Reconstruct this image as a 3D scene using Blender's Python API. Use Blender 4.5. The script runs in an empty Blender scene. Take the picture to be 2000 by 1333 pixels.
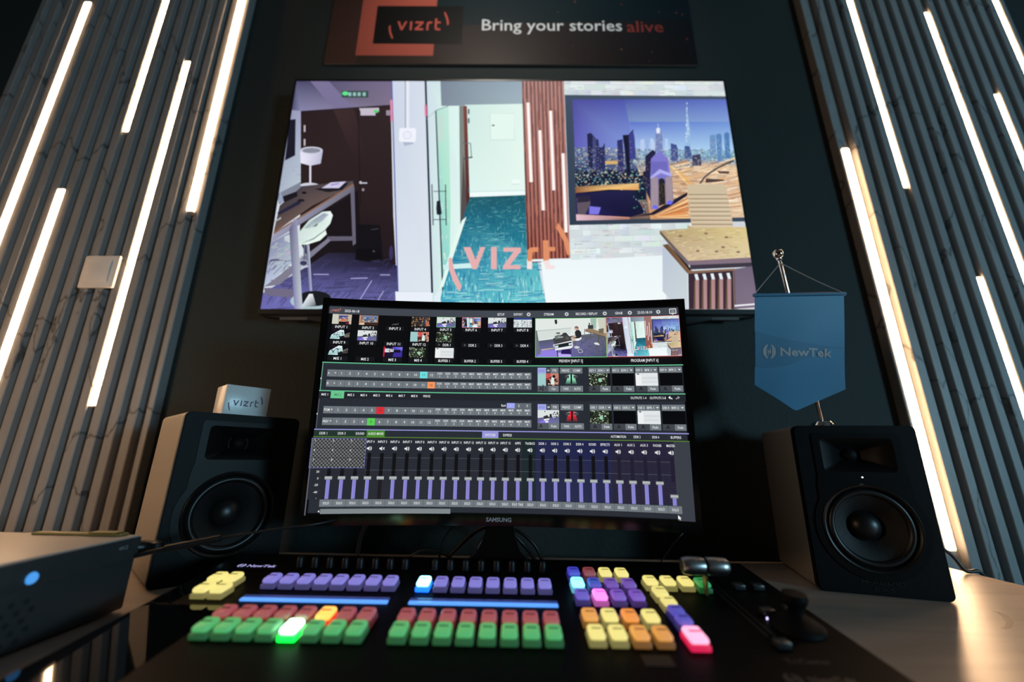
import bpy, bmesh, math, random
import numpy as np
from mathutils import Vector, Matrix, geometry

random.seed(7)
R = math.radians
C = bpy.context.scene.collection
scene = bpy.context.scene
EYE = 0.948                       # lens height above the floor; desk top is 0.75

# ---------------------------------------------------------------- camera, world, lights, exposure
cam_d = bpy.data.cameras.new('camera')
cam_d.sensor_width = 36.0
cam_d.lens = 14.4
cam_d.clip_start = 0.01
cam_d.dof.use_dof = True
cam_d.dof.focus_distance = 0.70
cam_d.dof.aperture_fstop = 1.65
cam = bpy.data.objects.new('camera', cam_d)
C.objects.link(cam)
cam.location = (0, 0, EYE)
cam.rotation_euler = (R(90 + 15.8), 0, 0)
scene.camera = cam

world = bpy.data.worlds.new('world')
scene.world = world
world.use_nodes = True
world.node_tree.nodes['Background'].inputs[0].default_value = (0.55, 0.75, 0.9, 1)
world.node_tree.nodes['Background'].inputs[1].default_value = 0.05


def area(name, loc, target, sx, sy, watts, col):
    l = bpy.data.lights.new(name, 'AREA')
    l.shape = 'RECTANGLE'
    l.size, l.size_y = sx, sy
    l.energy = watts
    l.color = col
    o = bpy.data.objects.new(name, l)
    C.objects.link(o)
    o.location = (loc[0], loc[1], loc[2] + EYE)
    d = Vector(target) - Vector(loc)
    o.rotation_euler = d.to_track_quat('-Z', 'Z').to_euler()
    return o


area('window_daylight', (2.75, -1.65, 0.20), (0.7, 0.8, 0.25), 0.5, 0.5, 40, (0.40, 0.78, 1.0))
area('lamp_light', (-1.3, 0.12, 0.22), (-0.75, 0.8, 0.0), 0.26, 0.26, 3.4, (1.0, 0.66, 0.42))
sp = bpy.data.lights.new('ceiling_spot', 'SPOT')
sp.energy, sp.color, sp.spot_size, sp.spot_blend, sp.shadow_soft_size = 22, (1.0, 0.90, 0.78), R(74), 1.0, 0.06
so = bpy.data.objects.new('ceiling_spot', sp)
C.objects.link(so)
so.location = (-0.1, 0.12, 1.70 + EYE)
so.rotation_euler = (Vector((-0.02, 0.98, 1.33)) - Vector((-0.1, 0.12, 1.70))).to_track_quat('-Z', 'Z').to_euler()

scene.view_settings.view_transform = 'Standard'
scene.view_settings.look = 'None'
scene.view_settings.exposure = 0.0
scene.view_settings.gamma = 1.0
scene.view_settings.use_curve_mapping = False
scene.cycles.use_denoising = True
scene.cycles.max_bounces = 6
scene.cycles.sample_clamp_indirect = 6.0


# ---------------------------------------------------------------- helpers
def lin(c):
    r = []
    for v in c[:3]:
        v = v / 255.0
        r.append(v / 12.92 if v <= 0.04045 else ((v + 0.055) / 1.055) ** 2.4)
    return (r[0], r[1], r[2], 1.0)


def mat(name, base, rough=0.5, metal=0.0, spec=0.5, emit=None, strength=0.0, bump=None, coat=0.0):
    m = bpy.data.materials.new(name)
    m.use_nodes = True
    nt = m.node_tree
    b = nt.nodes['Principled BSDF']
    b.inputs['Base Color'].default_value = (base[0], base[1], base[2], 1)
    b.inputs['Roughness'].default_value = rough
    b.inputs['Metallic'].default_value = metal
    b.inputs['Specular IOR Level'].default_value = spec
    if coat:
        b.inputs['Coat Weight'].default_value = coat
        b.inputs['Coat Roughness'].default_value = 0.08
    if emit:
        b.inputs['Emission Color'].default_value = (emit[0], emit[1], emit[2], 1)
        b.inputs['Emission Strength'].default_value = strength
    if bump:
        sc, st, dist = bump
        tc = nt.nodes.new('ShaderNodeTexCoord')
        nz = nt.nodes.new('ShaderNodeTexNoise')
        nz.inputs['Scale'].default_value = sc
        nz.inputs['Detail'].default_value = 3
        bp = nt.nodes.new('ShaderNodeBump')
        bp.inputs['Strength'].default_value = st
        bp.inputs['Distance'].default_value = dist
        nt.links.new(tc.outputs['Object'], nz.inputs['Vector'])
        nt.links.new(nz.outputs['Fac'], bp.inputs['Height'])
        nt.links.new(bp.outputs['Normal'], b.inputs['Normal'])
    return m


def M(loc=(0, 0, 0), rx=0, ry=0, rz=0):
    return (Matrix.Translation(Vector(loc)) @ Matrix.Rotation(rz, 4, 'Z') @
            Matrix.Rotation(ry, 4, 'Y') @ Matrix.Rotation(rx, 4, 'X'))


def new():
    return bmesh.new()


def xf(bm, n0, mtx):
    if mtx is not None:
        vs = list(bm.verts)[n0:]
        bmesh.ops.transform(bm, matrix=mtx, verts=vs)


def add_box(bm, lo, hi, bevel=0.0, seg=2, mi=0, mtx=None, taper=None):
    t = bmesh.new()
    bmesh.ops.create_cube(t, size=1.0)
    for v in t.verts:
        top = v.co.z > 0
        v.co = Vector([lo[i] + (v.co[i] + 0.5) * (hi[i] - lo[i]) for i in range(3)])
        if taper and top:
            cx, cy = (lo[0] + hi[0]) / 2, (lo[1] + hi[1]) / 2
            v.co.x = cx + (v.co.x - cx) * taper
            v.co.y = cy + (v.co.y - cy) * taper
    if bevel:
        bmesh.ops.bevel(t, geom=list(t.edges), offset=bevel, segments=seg, profile=0.5, affect='EDGES')
    merge(bm, t, mi, mtx)


def merge(bm, t, mi=0, mtx=None):
    if mtx is not None:
        bmesh.ops.transform(t, matrix=mtx, verts=list(t.verts))
    base = {}
    for v in t.verts:
        base[v] = bm.verts.new(v.co)
    for f in t.faces:
        try:
            nf = bm.faces.new([base[v] for v in f.verts])
            nf.material_index = mi if mi is not None else f.material_index
        except ValueError:
            pass
    t.free()


def add_lathe(bm, prof, seg=32, mi=0, mtx=None, closed=False):
    t = bmesh.new()
    rings = []
    for r, z in prof:
        if r < 1e-6:
            rings.append([t.verts.new((0, 0, z))])
        else:
            rings.append([t.verts.new((r * math.cos(2 * math.pi * k / seg), r * math.sin(2 * math.pi * k / seg), z))
                          for k in range(seg)])
    for a, b in zip(rings, rings[1:]):
        for k in range(seg):
            k2 = (k + 1) % seg
            vs = [a[k % len(a)], a[k2 % len(a)], b[k2 % len(b)], b[k % len(b)]]
            u = []
            for v in vs:
                if v not in u:
                    u.append(v)
            if len(u) >= 3:
                t.faces.new(u)
    merge(bm, t, mi, mtx)


def smooth_pts(pts, n=8):
    P = [Vector(p) for p in pts]
    if len(P) < 3:
        return P
    P = [P[0] * 2 - P[1]] + P + [P[-1] * 2 - P[-2]]
    out = []
    for i in range(1, len(P) - 2):
        for k in range(n):
            t = k / n
            a, b, c, d = P[i - 1], P[i], P[i + 1], P[i + 2]
            out.append(0.5 * ((2 * b) + (c - a) * t + (2 * a - 5 * b + 4 * c - d) * t * t +
                              (3 * b - a - 3 * c + d) * t ** 3))
    out.append(P[-2])
    return out


def add_tube(bm, pts, r, seg=10, mi=0, n=8):
    P = smooth_pts(pts, n)
    rad = r if callable(r) else (lambda s: r)
    prev = None
    up = Vector((0, 0, 1))
    rings = []
    for i, p in enumerate(P):
        d = (P[min(i + 1, len(P) - 1)] - P[max(i - 1, 0)]).normalized()
        x = d.cross(up)
        if x.length < 1e-3:
            x = d.cross(Vector((0, 1, 0)))
        x.normalize()
        y = x.cross(d).normalized()
        rr = rad(i / (len(P) - 1))
        rings.append([bm.verts.new(p + x * rr * math.cos(2 * math.pi * k / seg) + y * rr * math.sin(2 * math.pi * k / seg))
                      for k in range(seg)])
    for a, b in zip(rings, rings[1:]):
        for k in range(seg):
            f = bm.faces.new([a[k], a[(k + 1) % seg], b[(k + 1) % seg], b[k]])
            f.material_index = mi
    for ring in (rings[0], rings[-1]):
        bm.faces.new(ring).material_index = mi


def add_prism(bm, loops, z0, z1, mi=0, mtx=None):
    """loops: outer outline first, then holes, as (x, y) lists; extruded z0..z1."""
    t = bmesh.new()
    tris = geometry.tessellate_polygon([[Vector((p[0], p[1], 0)) for p in l] for l in loops])
    flat = [p for l in loops for p in l]
    top = [t.verts.new((p[0], p[1], z1)) for p in flat]
    bot = [t.verts.new((p[0], p[1], z0)) for p in flat]
    for a, b, c in tris:
        try:
            t.faces.new([top[a], top[b], top[c]])
            t.faces.new([bot[c], bot[b], bot[a]])
        except ValueError:
            pass
    k = 0
    for l in loops:
        n = len(l)
        for i in range(n):
            a, b = k + i, k + (i + 1) % n
            t.faces.new([top[a], bot[a], bot[b], top[b]])
        k += n
    bmesh.ops.recalc_face_normals(t, faces=list(t.faces))
    merge(bm, t, mi, mtx)


def rrect(x0, y0, x1, y1, r, n=5):
    pts = []
    for cx, cy, a0 in ((x1 - r, y1 - r, 0), (x0 + r, y1 - r, 90), (x0 + r, y0 + r, 180), (x1 - r, y0 + r, 270)):
        for k in range(n + 1):
            a = R(a0 + 90 * k / n)
            pts.append((cx + r * math.cos(a), cy + r * math.sin(a)))
    return pts


def circle(cx, cy, r, n=48, ry=None):
    ry = ry or r
    return [(cx + r * math.cos(2 * math.pi * k / n), cy + ry * math.sin(2 * math.pi * k / n)) for k in range(n)]


def fin(bm, name, mats, parent=None, angle=35, mtx=None):
    bmesh.ops.recalc_face_normals(bm, faces=list(bm.faces))
    me = bpy.data.meshes.new(name)
    bm.to_mesh(me)
    bm.free()
    for m in (mats if isinstance(mats, (list, tuple)) else [mats]):
        me.materials.append(m)
    me.polygons.foreach_set('use_smooth', [True] * len(me.polygons))
    me.set_sharp_from_angle(angle=R(angle))
    o = bpy.data.objects.new(name, me)
    C.objects.link(o)
    if parent:
        o.parent = parent
    if mtx is not None:
        o.matrix_local = mtx
    return o


def tag(o, label, cat, group=None):
    o['label'] = label
    o['category'] = cat
    if group:
        o['group'] = group
    return o


def struct(o):
    o['kind'] = 'structure'
    return o


def thing(name, mtx, label, cat, group=None):
    o = bpy.data.objects.new(name, None)
    o.empty_display_size = 0.05
    C.objects.link(o)
    o.matrix_world = mtx
    return tag(o, label, cat, group)


# text outlines ---------------------------------------------------------------
_txt = {}


def text_tris(s):
    """triangles of a string, scaled so that capitals are 1 high; returns (verts, tris, width)"""
    if s in _txt:
        return _txt[s]
    cu = bpy.data.curves.new('t', 'FONT')
    cu.body = s
    cu.size = 1.0
    cu.resolution_u = 2
    cu.offset = 0.03 if s in ('NewTek', 'SAMSUNG') else 0.007
    o = bpy.data.objects.new('t', cu)
    C.objects.link(o)
    dg = bpy.context.evaluated_depsgraph_get()
    dg.update()
    me = o.evaluated_get(dg).to_mesh()
    me.calc_loop_triangles()
    v = [(a.co.x / 0.729, a.co.y / 0.729) for a in me.vertices]
    t = [tuple(l.vertices) for l in me.loop_triangles]
    o.evaluated_get(dg).to_mesh_clear()
    bpy.data.objects.remove(o)
    bpy.data.curves.remove(cu)
    x0 = min((p[0] for p in v), default=0)
    x1 = max((p[0] for p in v), default=0)
    v = [(p[0] - x0, p[1]) for p in v]
    _txt[s] = (v, t, x1 - x0)
    return _txt[s]


def add_text(bm, s, x, y, h, z=0.0, width=None, align='L', mi=0, mtx=None, depth=0.0):
    v, t, w = text_tris(s)
    sx = (width / w) if width else h
    W_ = w * sx
    ox = {'L': 0, 'C': -W_ / 2, 'R': -W_}[align]
    q = bmesh.new()
    vs = [q.verts.new((x + ox + p[0] * sx, y + p[1] * h, z)) for p in v]
    for a in t:
        try:
            q.faces.new([vs[k] for k in a])
        except ValueError:
            pass
    bmesh.ops.remove_doubles(q, verts=list(q.verts), dist=1e-6)
    if depth:
        r = bmesh.ops.extrude_face_region(q, geom=list(q.faces))
        bmesh.ops.translate(q, vec=(0, 0, depth), verts=[e for e in r['geom'] if isinstance(e, bmesh.types.BMVert)])
    merge(bm, q, mi, mtx)


def arc_band(cx, cy, r, a0, a1, w, n=10):
    o = [(cx + (r + w / 2) * math.cos(R(a0 + (a1 - a0) * k / n)), cy + (r + w / 2) * math.sin(R(a0 + (a1 - a0) * k / n))) for k in range(n + 1)]
    i = [(cx + (r - w / 2) * math.cos(R(a0 + (a1 - a0) * k / n)), cy + (r - w / 2) * math.sin(R(a0 + (a1 - a0) * k / n))) for k in range(n + 1)]
    return o + i[::-1]


def viz_polys():
    """the five-letter word mark between two slanted brackets; x-height = 1, baseline y = 0"""
    s = 0.25
    P = []
    P.append([(0, 1), (s * 1.1, 1), (0.59, 0.34), (0.92, 1), (1.18, 1), (0.70, 0), (0.48, 0)])          # v
    P.append([(1.52, 0), (1.52 + s, 0), (1.52 + s, 1), (1.52, 1)])                                       # dotless i
    P.append([(2.14, 1), (3.08, 1), (3.08, 0.80), (2.52, s * 0.9), (3.10, s * 0.9), (3.10, 0), (2.10, 0), (2.10, 0.18), (2.70, 1 - s * 0.9), (2.14, 1 - s * 0.9)])  # z
    P.append([(3.46, 0), (3.46 + s, 0), (3.46 + s, 0.60), (3.80, 0.76), (4.10, 0.78), (4.10, 1.0), (3.75, 1.0), (3.55, 0.92), (3.46, 0.72)])  # r
    P.append([(4.42, 1.36), (4.42 + s, 1.36), (4.42 + s, 1.0), (5.10, 1.0), (5.10, 0.79), (4.42 + s, 0.79), (4.42 + s, 0.34), (4.78, 0.22), (5.10, 0.22), (5.10, 0), (4.70, 0), (4.50, 0.08), (4.42, 0.28)])  # t
    P.append([(-0.92, 0.50), (-0.72, 0.52), (-0.70, 0.20), (-0.60, -0.20), (-0.38, -0.66), (-0.28, -0.92), (-0.44, -0.98), (-0.72, -0.50), (-0.88, -0.05), (-0.94, 0.25)])
    P.append([(5.40, 2.06), (5.56, 2.10), (5.80, 1.70), (5.98, 1.25), (6.06, 0.88), (6.04, 0.62), (5.84, 0.60), (5.82, 0.92), (5.72, 1.30), (5.52, 1.74)])
    return P


VIZ = viz_polys()


def add_viz(bm, x, y, xh, z=0.0, mi=0, mtx=None, sx=1.0):
    for poly in VIZ:
        q = [(x + p[0] * xh * sx, y + p[1] * xh) for p in poly]
        t = bmesh.new()
        tr = geometry.tessellate_polygon([[Vector((a, b, 0)) for a, b in q]])
        vs = [t.verts.new((a, b, z)) for a, b in q]
        for k in tr:
            t.faces.new([vs[i] for i in k])
        merge(bm, t, mi, mtx)


def n_mark(cx, cy, r):
    """round mark: a disc with an N-shaped gap, as separate pieces"""
    P = []
    n = 24
    # left crescent and right crescent with slanted strokes between
    def pt(a):
        return (cx + r * 0.86 * math.cos(R(a)), cy + r * math.sin(R(a)))
    P.append([pt(a) for a in range(100, 262, 9)] + [(cx - 0.14 * r, cy - 0.80 * r), (cx - 0.34 * r, cy - 0.62 * r), (cx - 0.34 * r, cy + 0.45 * r), (cx - 0.2 * r, cy + 0.74 * r)])
    P.append([pt(a) for a in range(-82, 80, 9)] + [(cx + 0.16 * r, cy + 0.80 * r), (cx + 0.36 * r, cy + 0.62 * r), (cx + 0.36 * r, cy - 0.45 * r), (cx + 0.2 * r, cy - 0.74 * r)])
    P.append([(cx - 0.22 * r, cy + 0.30 * r), (cx - 0.22 * r, cy - 0.42 * r), (cx - 0.06 * r, cy - 0.56 * r), (cx - 0.06 * r, cy - 0.05 * r), (cx + 0.22 * r, cy - 0.42 * r), (cx + 0.22 * r, cy + 0.42 * r), (cx + 0.06 * r, cy + 0.56 * r), (cx + 0.06 * r, cy + 0.02 * r)])
    return P


def add_polys(bm, polys, z=0.0, mi=0, mtx=None):
    for q in polys:
        t = bmesh.new()
        tr = geometry.tessellate_polygon([[Vector((a, b, 0)) for a, b in q]])
        vs = [t.verts.new((a, b, z)) for a, b in q]
        for k in tr:
            t.faces.new([vs[i] for i in k])
        merge(bm, t, mi, mtx)


# flat pictures ----------------------------------------------------------------
class Paint:
    """a flat picture as coloured polygons on one surface (canvas px, y down); each call lies a hair above the last"""

    def __init__(self, w, h, cols=1, step=1.2e-5):
        self.w, self.h, self.cols, self.step = w, h, cols, step
        self.v, self.c, self.t = [], [], []
        self.layer = 0
        self.fix = None

    def _tri(self, pts, cols):
        # clip to canvas, then cut into columns
        poly = [(p[0], p[1], c) for p, c in zip(pts, cols)]

        def clip(poly, ax, val, keep_less):
            out = []
            n = len(poly)
            for i in range(n):
                a, b = poly[i], poly[(i + 1) % n]
                ina = (a[ax] <= val) if keep_less else (a[ax] >= val)
                inb = (b[ax] <= val) if keep_less else (b[ax] >= val)
                if ina:
                    out.append(a)
                if ina != inb:
                    t = (val - a[ax]) / (b[ax] - a[ax])
                    q = [a[0] + (b[0] - a[0]) * t, a[1] + (b[1] - a[1]) * t,
                         tuple(a[2][k] + (b[2][k] - a[2][k]) * t for k in range(3))]
                    q[ax] = val
                    out.append(tuple(q))
            return out
        xs = [p[0] for p in poly]
        ys = [p[1] for p in poly]
        if min(xs) < 0:
            poly = clip(poly, 0, 0, False)
        if poly and max(xs) > self.w:
            poly = clip(poly, 0, self.w, True)
        if poly and min(ys) < 0:
            poly = clip(poly, 1, 0, False)
        if poly and max(ys) > self.h:
            poly = clip(poly, 1, self.h, True)
        if len(poly) < 3:
            return
        cw = self.w / self.cols
        k0 = int(max(0, min(p[0] for p in poly) // cw))
        k1 = int(min(self.cols - 1, max(p[0] for p in poly) // cw))
        for k in range(k0, k1 + 1):
            q = poly
            if k1 > k0:
                q = clip(q, 0, k * cw, False)
                if q:
                    q = clip(q, 0, (k + 1) * cw, True)
            if len(q) < 3:
                continue
            b = len(self.v)
            for p in q:
                self.v.append((p[0], p[1], self.layer, k))
                self.c.append(p[2])
            for i in range(1, len(q) - 1):
                self.t.append((b, b + i, b + i + 1))

    def poly(self, pts, col, up=True):
        if up:
            self.layer += 1
        cols = [lin(c)[:3] for c in col] if isinstance(col[0], (tuple, list)) else [lin(col)[:3]] * len(pts)
        pts = [tuple(self.fix(p)) if self.fix else tuple(p) for p in pts]
        if len(pts) == 3:
            self._tri(pts, cols)
            return
        for a, b, c in geometry.tessellate_polygon([[Vector((p[0], p[1], 0)) for p in pts]]):
            self._tri([pts[a], pts[b], pts[c]], [cols[a], cols[b], cols[c]])

    def rect(self, x0, y0, x1, y1, col, up=True):
        self.poly([(x0, y0), (x1, y0), (x1, y1), (x0, y1)], col, up)

    def ell(self, cx, cy, rx, ry, col, n=20, up=True):
        self.poly(circle(cx, cy, rx, n, ry), col, up)

    def line(self, a, b, w, col, up=True, w2=None):
        a, b = Vector(a), Vector(b)
        d = (b - a)
        if d.length < 1e-6:
            return
        n = Vector((-d.y, d.x)).normalized() * w / 2
        n2 = n * ((w2 / w) if w2 else 1)
        self.poly([a + n, b + n2, b - n2, a - n], col, up)

    def text(self, s, x, y, h, col, align='C', width=None, up=True):
        """y = baseline"""
        if up:
            self.layer += 1
        v, t, w = text_tris(s)
        sx = (width / w) if width else h
        ox = {'L': 0, 'C': -w * sx / 2, 'R': -w * sx}[align]
        c = [lin(col)[:3]] * 3
        for a in t:
            self._tri([(x + ox + v[k][0] * sx, y - v[k][1] * h) for k in a], c)

    def viz(self, x, y, xh, col, sx=1.0):
        for q in VIZ:
            self.poly([(x + p[0] * xh * sx, y - p[1] * xh) for p in q], col, up=False)

    def build(self, name, fn, material, parent=None):
        me = bpy.data.meshes.new(name)
        vs = [fn(a, b, k, l * self.step) for a, b, l, k in self.v]
        me.from_pydata(vs, [], self.t)
        at = me.color_attributes.new('picture', 'FLOAT_COLOR', 'POINT')
        arr = np.ones((len(vs), 4), dtype=np.float32)
        arr[:, :3] = np.array(self.c, dtype=np.float32)
        at.data.foreach_set('color', arr.ravel())
        me.materials.append(material)
        o = bpy.data.objects.new(name, me)
        C.objects.link(o)
        if parent:
            o.parent = parent
        return o


def picture_mat(name, emissive=1.0, rough=0.35, spec=0.3):
    m = mat(name, (0.006, 0.006, 0.007), rough, spec=spec)
    nt = m.node_tree
    a = nt.nodes.new('ShaderNodeAttribute')
    a.attribute_name = 'picture'
    b = nt.nodes['Principled BSDF']
    if emissive:
        nt.links.new(a.outputs['Color'], b.inputs['Emission Color'])
        b.inputs['Emission Strength'].default_value = emissive
    else:
        nt.links.new(a.outputs['Color'], b.inputs['Base Color'])
    return m


# ---------------------------------------------------------------- materials
m_wall = mat('dark_wall_paint', (0.036, 0.044, 0.043), 0.65, spec=0.12, bump=(95, 0.35, 0.004))
m_room = mat('grey_wall_paint', (0.10, 0.10, 0.10), 0.8, spec=0.2)
m_floor = mat('dark_carpet', (0.03, 0.032, 0.04), 0.95, spec=0.1, bump=(400, 0.5, 0.004))
m_black = mat('black_plastic', (0.006, 0.006, 0.0065), 0.45, spec=0.35)
m_gloss = mat('glossy_black_plastic', (0.004, 0.004, 0.0045), 0.12, spec=0.5)
m_gunmetal = mat('dark_grey_metal', (0.03, 0.031, 0.033), 0.4, metal=0.6)
m_chrome = mat('chrome', (0.72, 0.70, 0.68), 0.12, metal=1.0)
m_silver = mat('brushed_silver', (0.5, 0.5, 0.5), 0.32, metal=1.0)
m_white = mat('white_plastic', (0.72, 0.70, 0.67), 0.4)
m_led = mat('warm_led_diffuser', (0.8, 0.8, 0.8), 0.5, emit=(1.0, 0.62, 0.34), strength=42.0)
m_ledcap = mat('white_end_cap', (0.55, 0.5, 0.42), 0.5)
m_cable = mat('black_cable_rubber', (0.012, 0.012, 0.013), 0.38, spec=0.5)
m_grey = mat('grey_print', (0.30, 0.30, 0.31), 0.5)


def panel_mat():
    m = mat('veined_grey_laminate', (0.2, 0.2, 0.2), 0.42, spec=0.4)
    nt = m.node_tree
    L = nt.links
    b = nt.nodes['Principled BSDF']
    tc = nt.nodes.new('ShaderNodeTexCoord')
    mp = nt.nodes.new('ShaderNodeMapping')
    mp.inputs['Rotation'].default_value = (0, R(28), 0)
    mp.inputs['Scale'].default_value = (4.2, 1.2, 1.5)
    n1 = nt.nodes.new('ShaderNodeTexNoise')
    n1.inputs['Scale'].default_value = 3.0
    n1.inputs['Detail'].default_value = 6
    mix = nt.nodes.new('ShaderNodeVectorMath')
    mix.operation = 'MULTIPLY_ADD'
    mix.inputs[1].default_value = (0.55, 0.55, 0.55)
    vo = nt.nodes.new('ShaderNodeTexVoronoi')
    vo.feature = 'DISTANCE_TO_EDGE'
    vo.inputs['Scale'].default_value = 1.15
    rp = nt.nodes.new('ShaderNodeValToRGB')
    rp.color_ramp.elements[0].position = 0.0
    rp.color_ramp.elements[0].color = (0.30, 0.30, 0.30, 1)
    rp.color_ramp.elements[1].position = 0.011
    rp.color_ramp.elements[1].color = (1, 1, 1, 1)
    n2 = nt.nodes.new('ShaderNodeTexNoise')
    n2.inputs['Scale'].default_value = 14.0
    n2.inputs['Detail'].default_value = 8
    n2.inputs['Roughness'].default_value = 0.7
    mp2 = nt.nodes.new('ShaderNodeMapping')
    mp2.inputs['Scale'].default_value = (3, 3, 0.6)
    r2 = nt.nodes.new('ShaderNodeValToRGB')
    r2.color_ramp.elements[0].position = 0.25
    r2.color_ramp.elements[0].color = (0.24, 0.24, 0.24, 1)
    r2.color_ramp.elements[1].position = 0.75
    r2.color_ramp.elements[1].color = (0.33, 0.325, 0.32, 1)
    mul = nt.nodes.new('ShaderNodeMix')
    mul.data_type = 'RGBA'
    mul.blend_type = 'MULTIPLY'
    mul.inputs[0].default_value = 1.0
    L.new(tc.outputs['Object'], mp.inputs['Vector'])
    L.new(mp.outputs['Vector'], n1.inputs['Vector'])
    L.new(n1.outputs['Color'], mix.inputs[0])
    L.new(mp.outputs['Vector'], mix.inputs[2])
    L.new(mix.outputs[0], vo.inputs['Vector'])
    L.new(vo.outputs['Distance'], rp.inputs['Fac'])
    L.new(tc.outputs['Object'], mp2.inputs['Vector'])
    L.new(mp2.outputs['Vector'], n2.inputs['Vector'])
    L.new(n2.outputs['Fac'], r2.inputs['Fac'])
    L.new(r2.outputs['Color'], mul.inputs[6])
    L.new(rp.outputs['Color'], mul.inputs[7])
    L.new(mul.outputs[2], b.inputs['Base Color'])
    return m


def wood_mat(name, c0, c1, scale=(1.2, 9, 9), rough=0.38):
    m = mat(name, c0, rough, spec=0.4)
    nt = m.node_tree
    L = nt.links
    b = nt.nodes['Principled BSDF']
    tc = nt.nodes.new('ShaderNodeTexCoord')
    mp = nt.nodes.new('ShaderNodeMapping')
    mp.inputs['Scale'].default_value = scale
    n = nt.nodes.new('ShaderNodeTexNoise')
    n.inputs['Scale'].default_value = 2.2
    n.inputs['Detail'].default_value = 7
    n.inputs['Distortion'].default_value = 1.4
    r = nt.nodes.new('ShaderNodeValToRGB')
    r.color_ramp.elements[0].position = 0.3
    r.color_ramp.elements[0].color = (*c0, 1)
    r.color_ramp.elements[1].position = 0.62
    r.color_ramp.elements[1].color = (*c1, 1)
    e = r.color_ramp.elements.new(0.24)
    e.color = (c0[0] * 0.5, c0[1] * 0.5, c0[2] * 0.5, 1)
    L.new(tc.outputs['Object'], mp.inputs['Vector'])
    L.new(mp.outputs['Vector'], n.inputs['Vector'])
    L.new(n.outputs['Fac'], r.inputs['Fac'])
    L.new(r.outputs['Color'], b.inputs['Base Color'])
    return m


m_panel = panel_mat()
m_desk = wood_mat('light_wood_laminate', (0.36, 0.30, 0.25), (0.46, 0.39, 0.33))

# ---------------------------------------------------------------- room shell
YW = 0.99


def wall(name, lo, hi, m):
    bm = new()
    add_box(bm, lo, hi)
    return struct(fin(bm, name, m))


wall('wall_back', (-3.1, YW, 0), (3.4, YW + 0.12, 2.7), m_wall)
wall('wall_left', (-3.1, -3.2, 0), (-3.0, YW, 2.7), m_room)
wall('wall_front', (-3.1, -3.3, 0), (3.4, -3.2, 2.7), m_room)
wall('floor', (-3.1, -3.3, -0.1), (3.4, YW + 0.12, 0), m_floor)
wall('ceiling', (-3.1, -3.3, 2.7), (3.4, YW + 0.12, 2.8), m_room)
bm = new()
WX0, WX1, WZ0, WZ1 = -2.5, -1.5, 0.90, 1.85
add_prism(bm, [[(-3.2, 0), (0.99, 0), (0.99, 2.7), (-3.2, 2.7)], [(WX0, WZ0), (WX1, WZ0), (WX1, WZ1), (WX0, WZ1)]], 0, 0.1,
          mtx=Matrix(((0, 0, 1, 3.3), (1, 0, 0, 0), (0, 1, 0, 0), (0, 0, 0, 1))))
struct(fin(bm, 'wall_right', m_room))
bm = new()
for a in ((WX0, WZ0, WX0 + 0.04, WZ1), (WX1 - 0.04, WZ0, WX1, WZ1), (WX0 + 0.04, WZ0, WX1 - 0.04, WZ0 + 0.04), (WX0 + 0.04, WZ1 - 0.04, WX1 - 0.04, WZ1)):
    add_box(bm, (3.32, a[0], a[1]), (3.38, a[2], a[3]))
win = struct(fin(bm, 'window_1', m_white))
bm = new()
add_box(bm, (3.34, WX0 + 0.04, WZ0 + 0.04), (3.345, WX1 - 0.04, WZ1 - 0.04))
pane = fin(bm, 'pane', mat('daylit_pane', (0.5, 0.6, 0.7), 0.2, emit=(0.5, 0.8, 1.0), strength=1.0), win)

# ---------------------------------------------------------------- slatted wall panels and light bars
YF, YG = 0.965, 0.981       # slat fronts, groove bottoms
ZP0, ZP1 = 0.02, 2.69


def slat_panel(name, prof, label):
    bm = new()
    n = len(prof)
    lo = [bm.verts.new((x, y, ZP0)) for x, y in prof]
    hi = [bm.verts.new((x, y, ZP1)) for x, y in prof]
    for k in range(n):
        bm.faces.new([lo[k], lo[(k + 1) % n], hi[(k + 1) % n], hi[k]])
    bm.faces.new(lo)
    bm.faces.new(hi[::-1])
    o = fin(bm, name, m_panel, angle=20)
    return tag(o, label, 'wall panel')


def profile(x0, x1, grooves, gw):
    """front outline with grooves, closed along the wall"""
    ch = 0.0016
    p = [(x0, YW - 0.0005), (x0, YF + ch), (x0 + ch, YF)]
    for g in grooves:
        a, b = (g - gw / 2, g + gw / 2) if not isinstance(g, tuple) else g
        p += [(a - ch, YF), (a, YF + ch), (a + 0.001, YG), (b - 0.001, YG), (b, YF + ch), (b + ch, YF)]
    p += [(x1 - ch, YF), (x1, YF + ch), (x1, YW - 0.0005)]
    return p


GL = [-0.8645 - 0.0409 * k for k in range(16)]
slat_panel('slatted_wall_panel', profile(-1.506, -0.840, sorted(GL), 0.0190),
           'grey veined slatted panel with light bars on the left of the dark wall')
GR = [(0.930, 0.9722)] + [1.0055 + 0.0389 * k for k in range(0, 15)]
slat_panel('slatted_wall_panel', profile(0.922, 1.575, GR, 0.0180),
           'blue-grey lit slatted panel with light bars on the right of the dark wall')


def light_bar(x, z0, z1, label, front, w=0.0165):
    o = thing('led_light_bar', M((x, 0, EYE + z0)), label, 'light bar', 'warm light bars set into the slatted wall panels')
    h = z1 - z0
    bm = new()
    add_box(bm, (-w / 2, front, 0.004), (w / 2, front + 0.006, h - 0.004), 0.0022, 2)
    fin(bm, 'diffuser', m_led, o)
    bm = new()
    add_box(bm, (-w / 2 - 0.0004, front + 0.0062, 0.0), (w / 2 + 0.0004, YG - 0.0002, h))
    for a in (0.0, h - 0.0035):
        add_box(bm, (-w / 2, front + 0.0004, a), (w / 2, front + 0.0062, a + 0.0035), 0.0012, 1)
    fin(bm, 'end_caps', m_ledcap, o)


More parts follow.
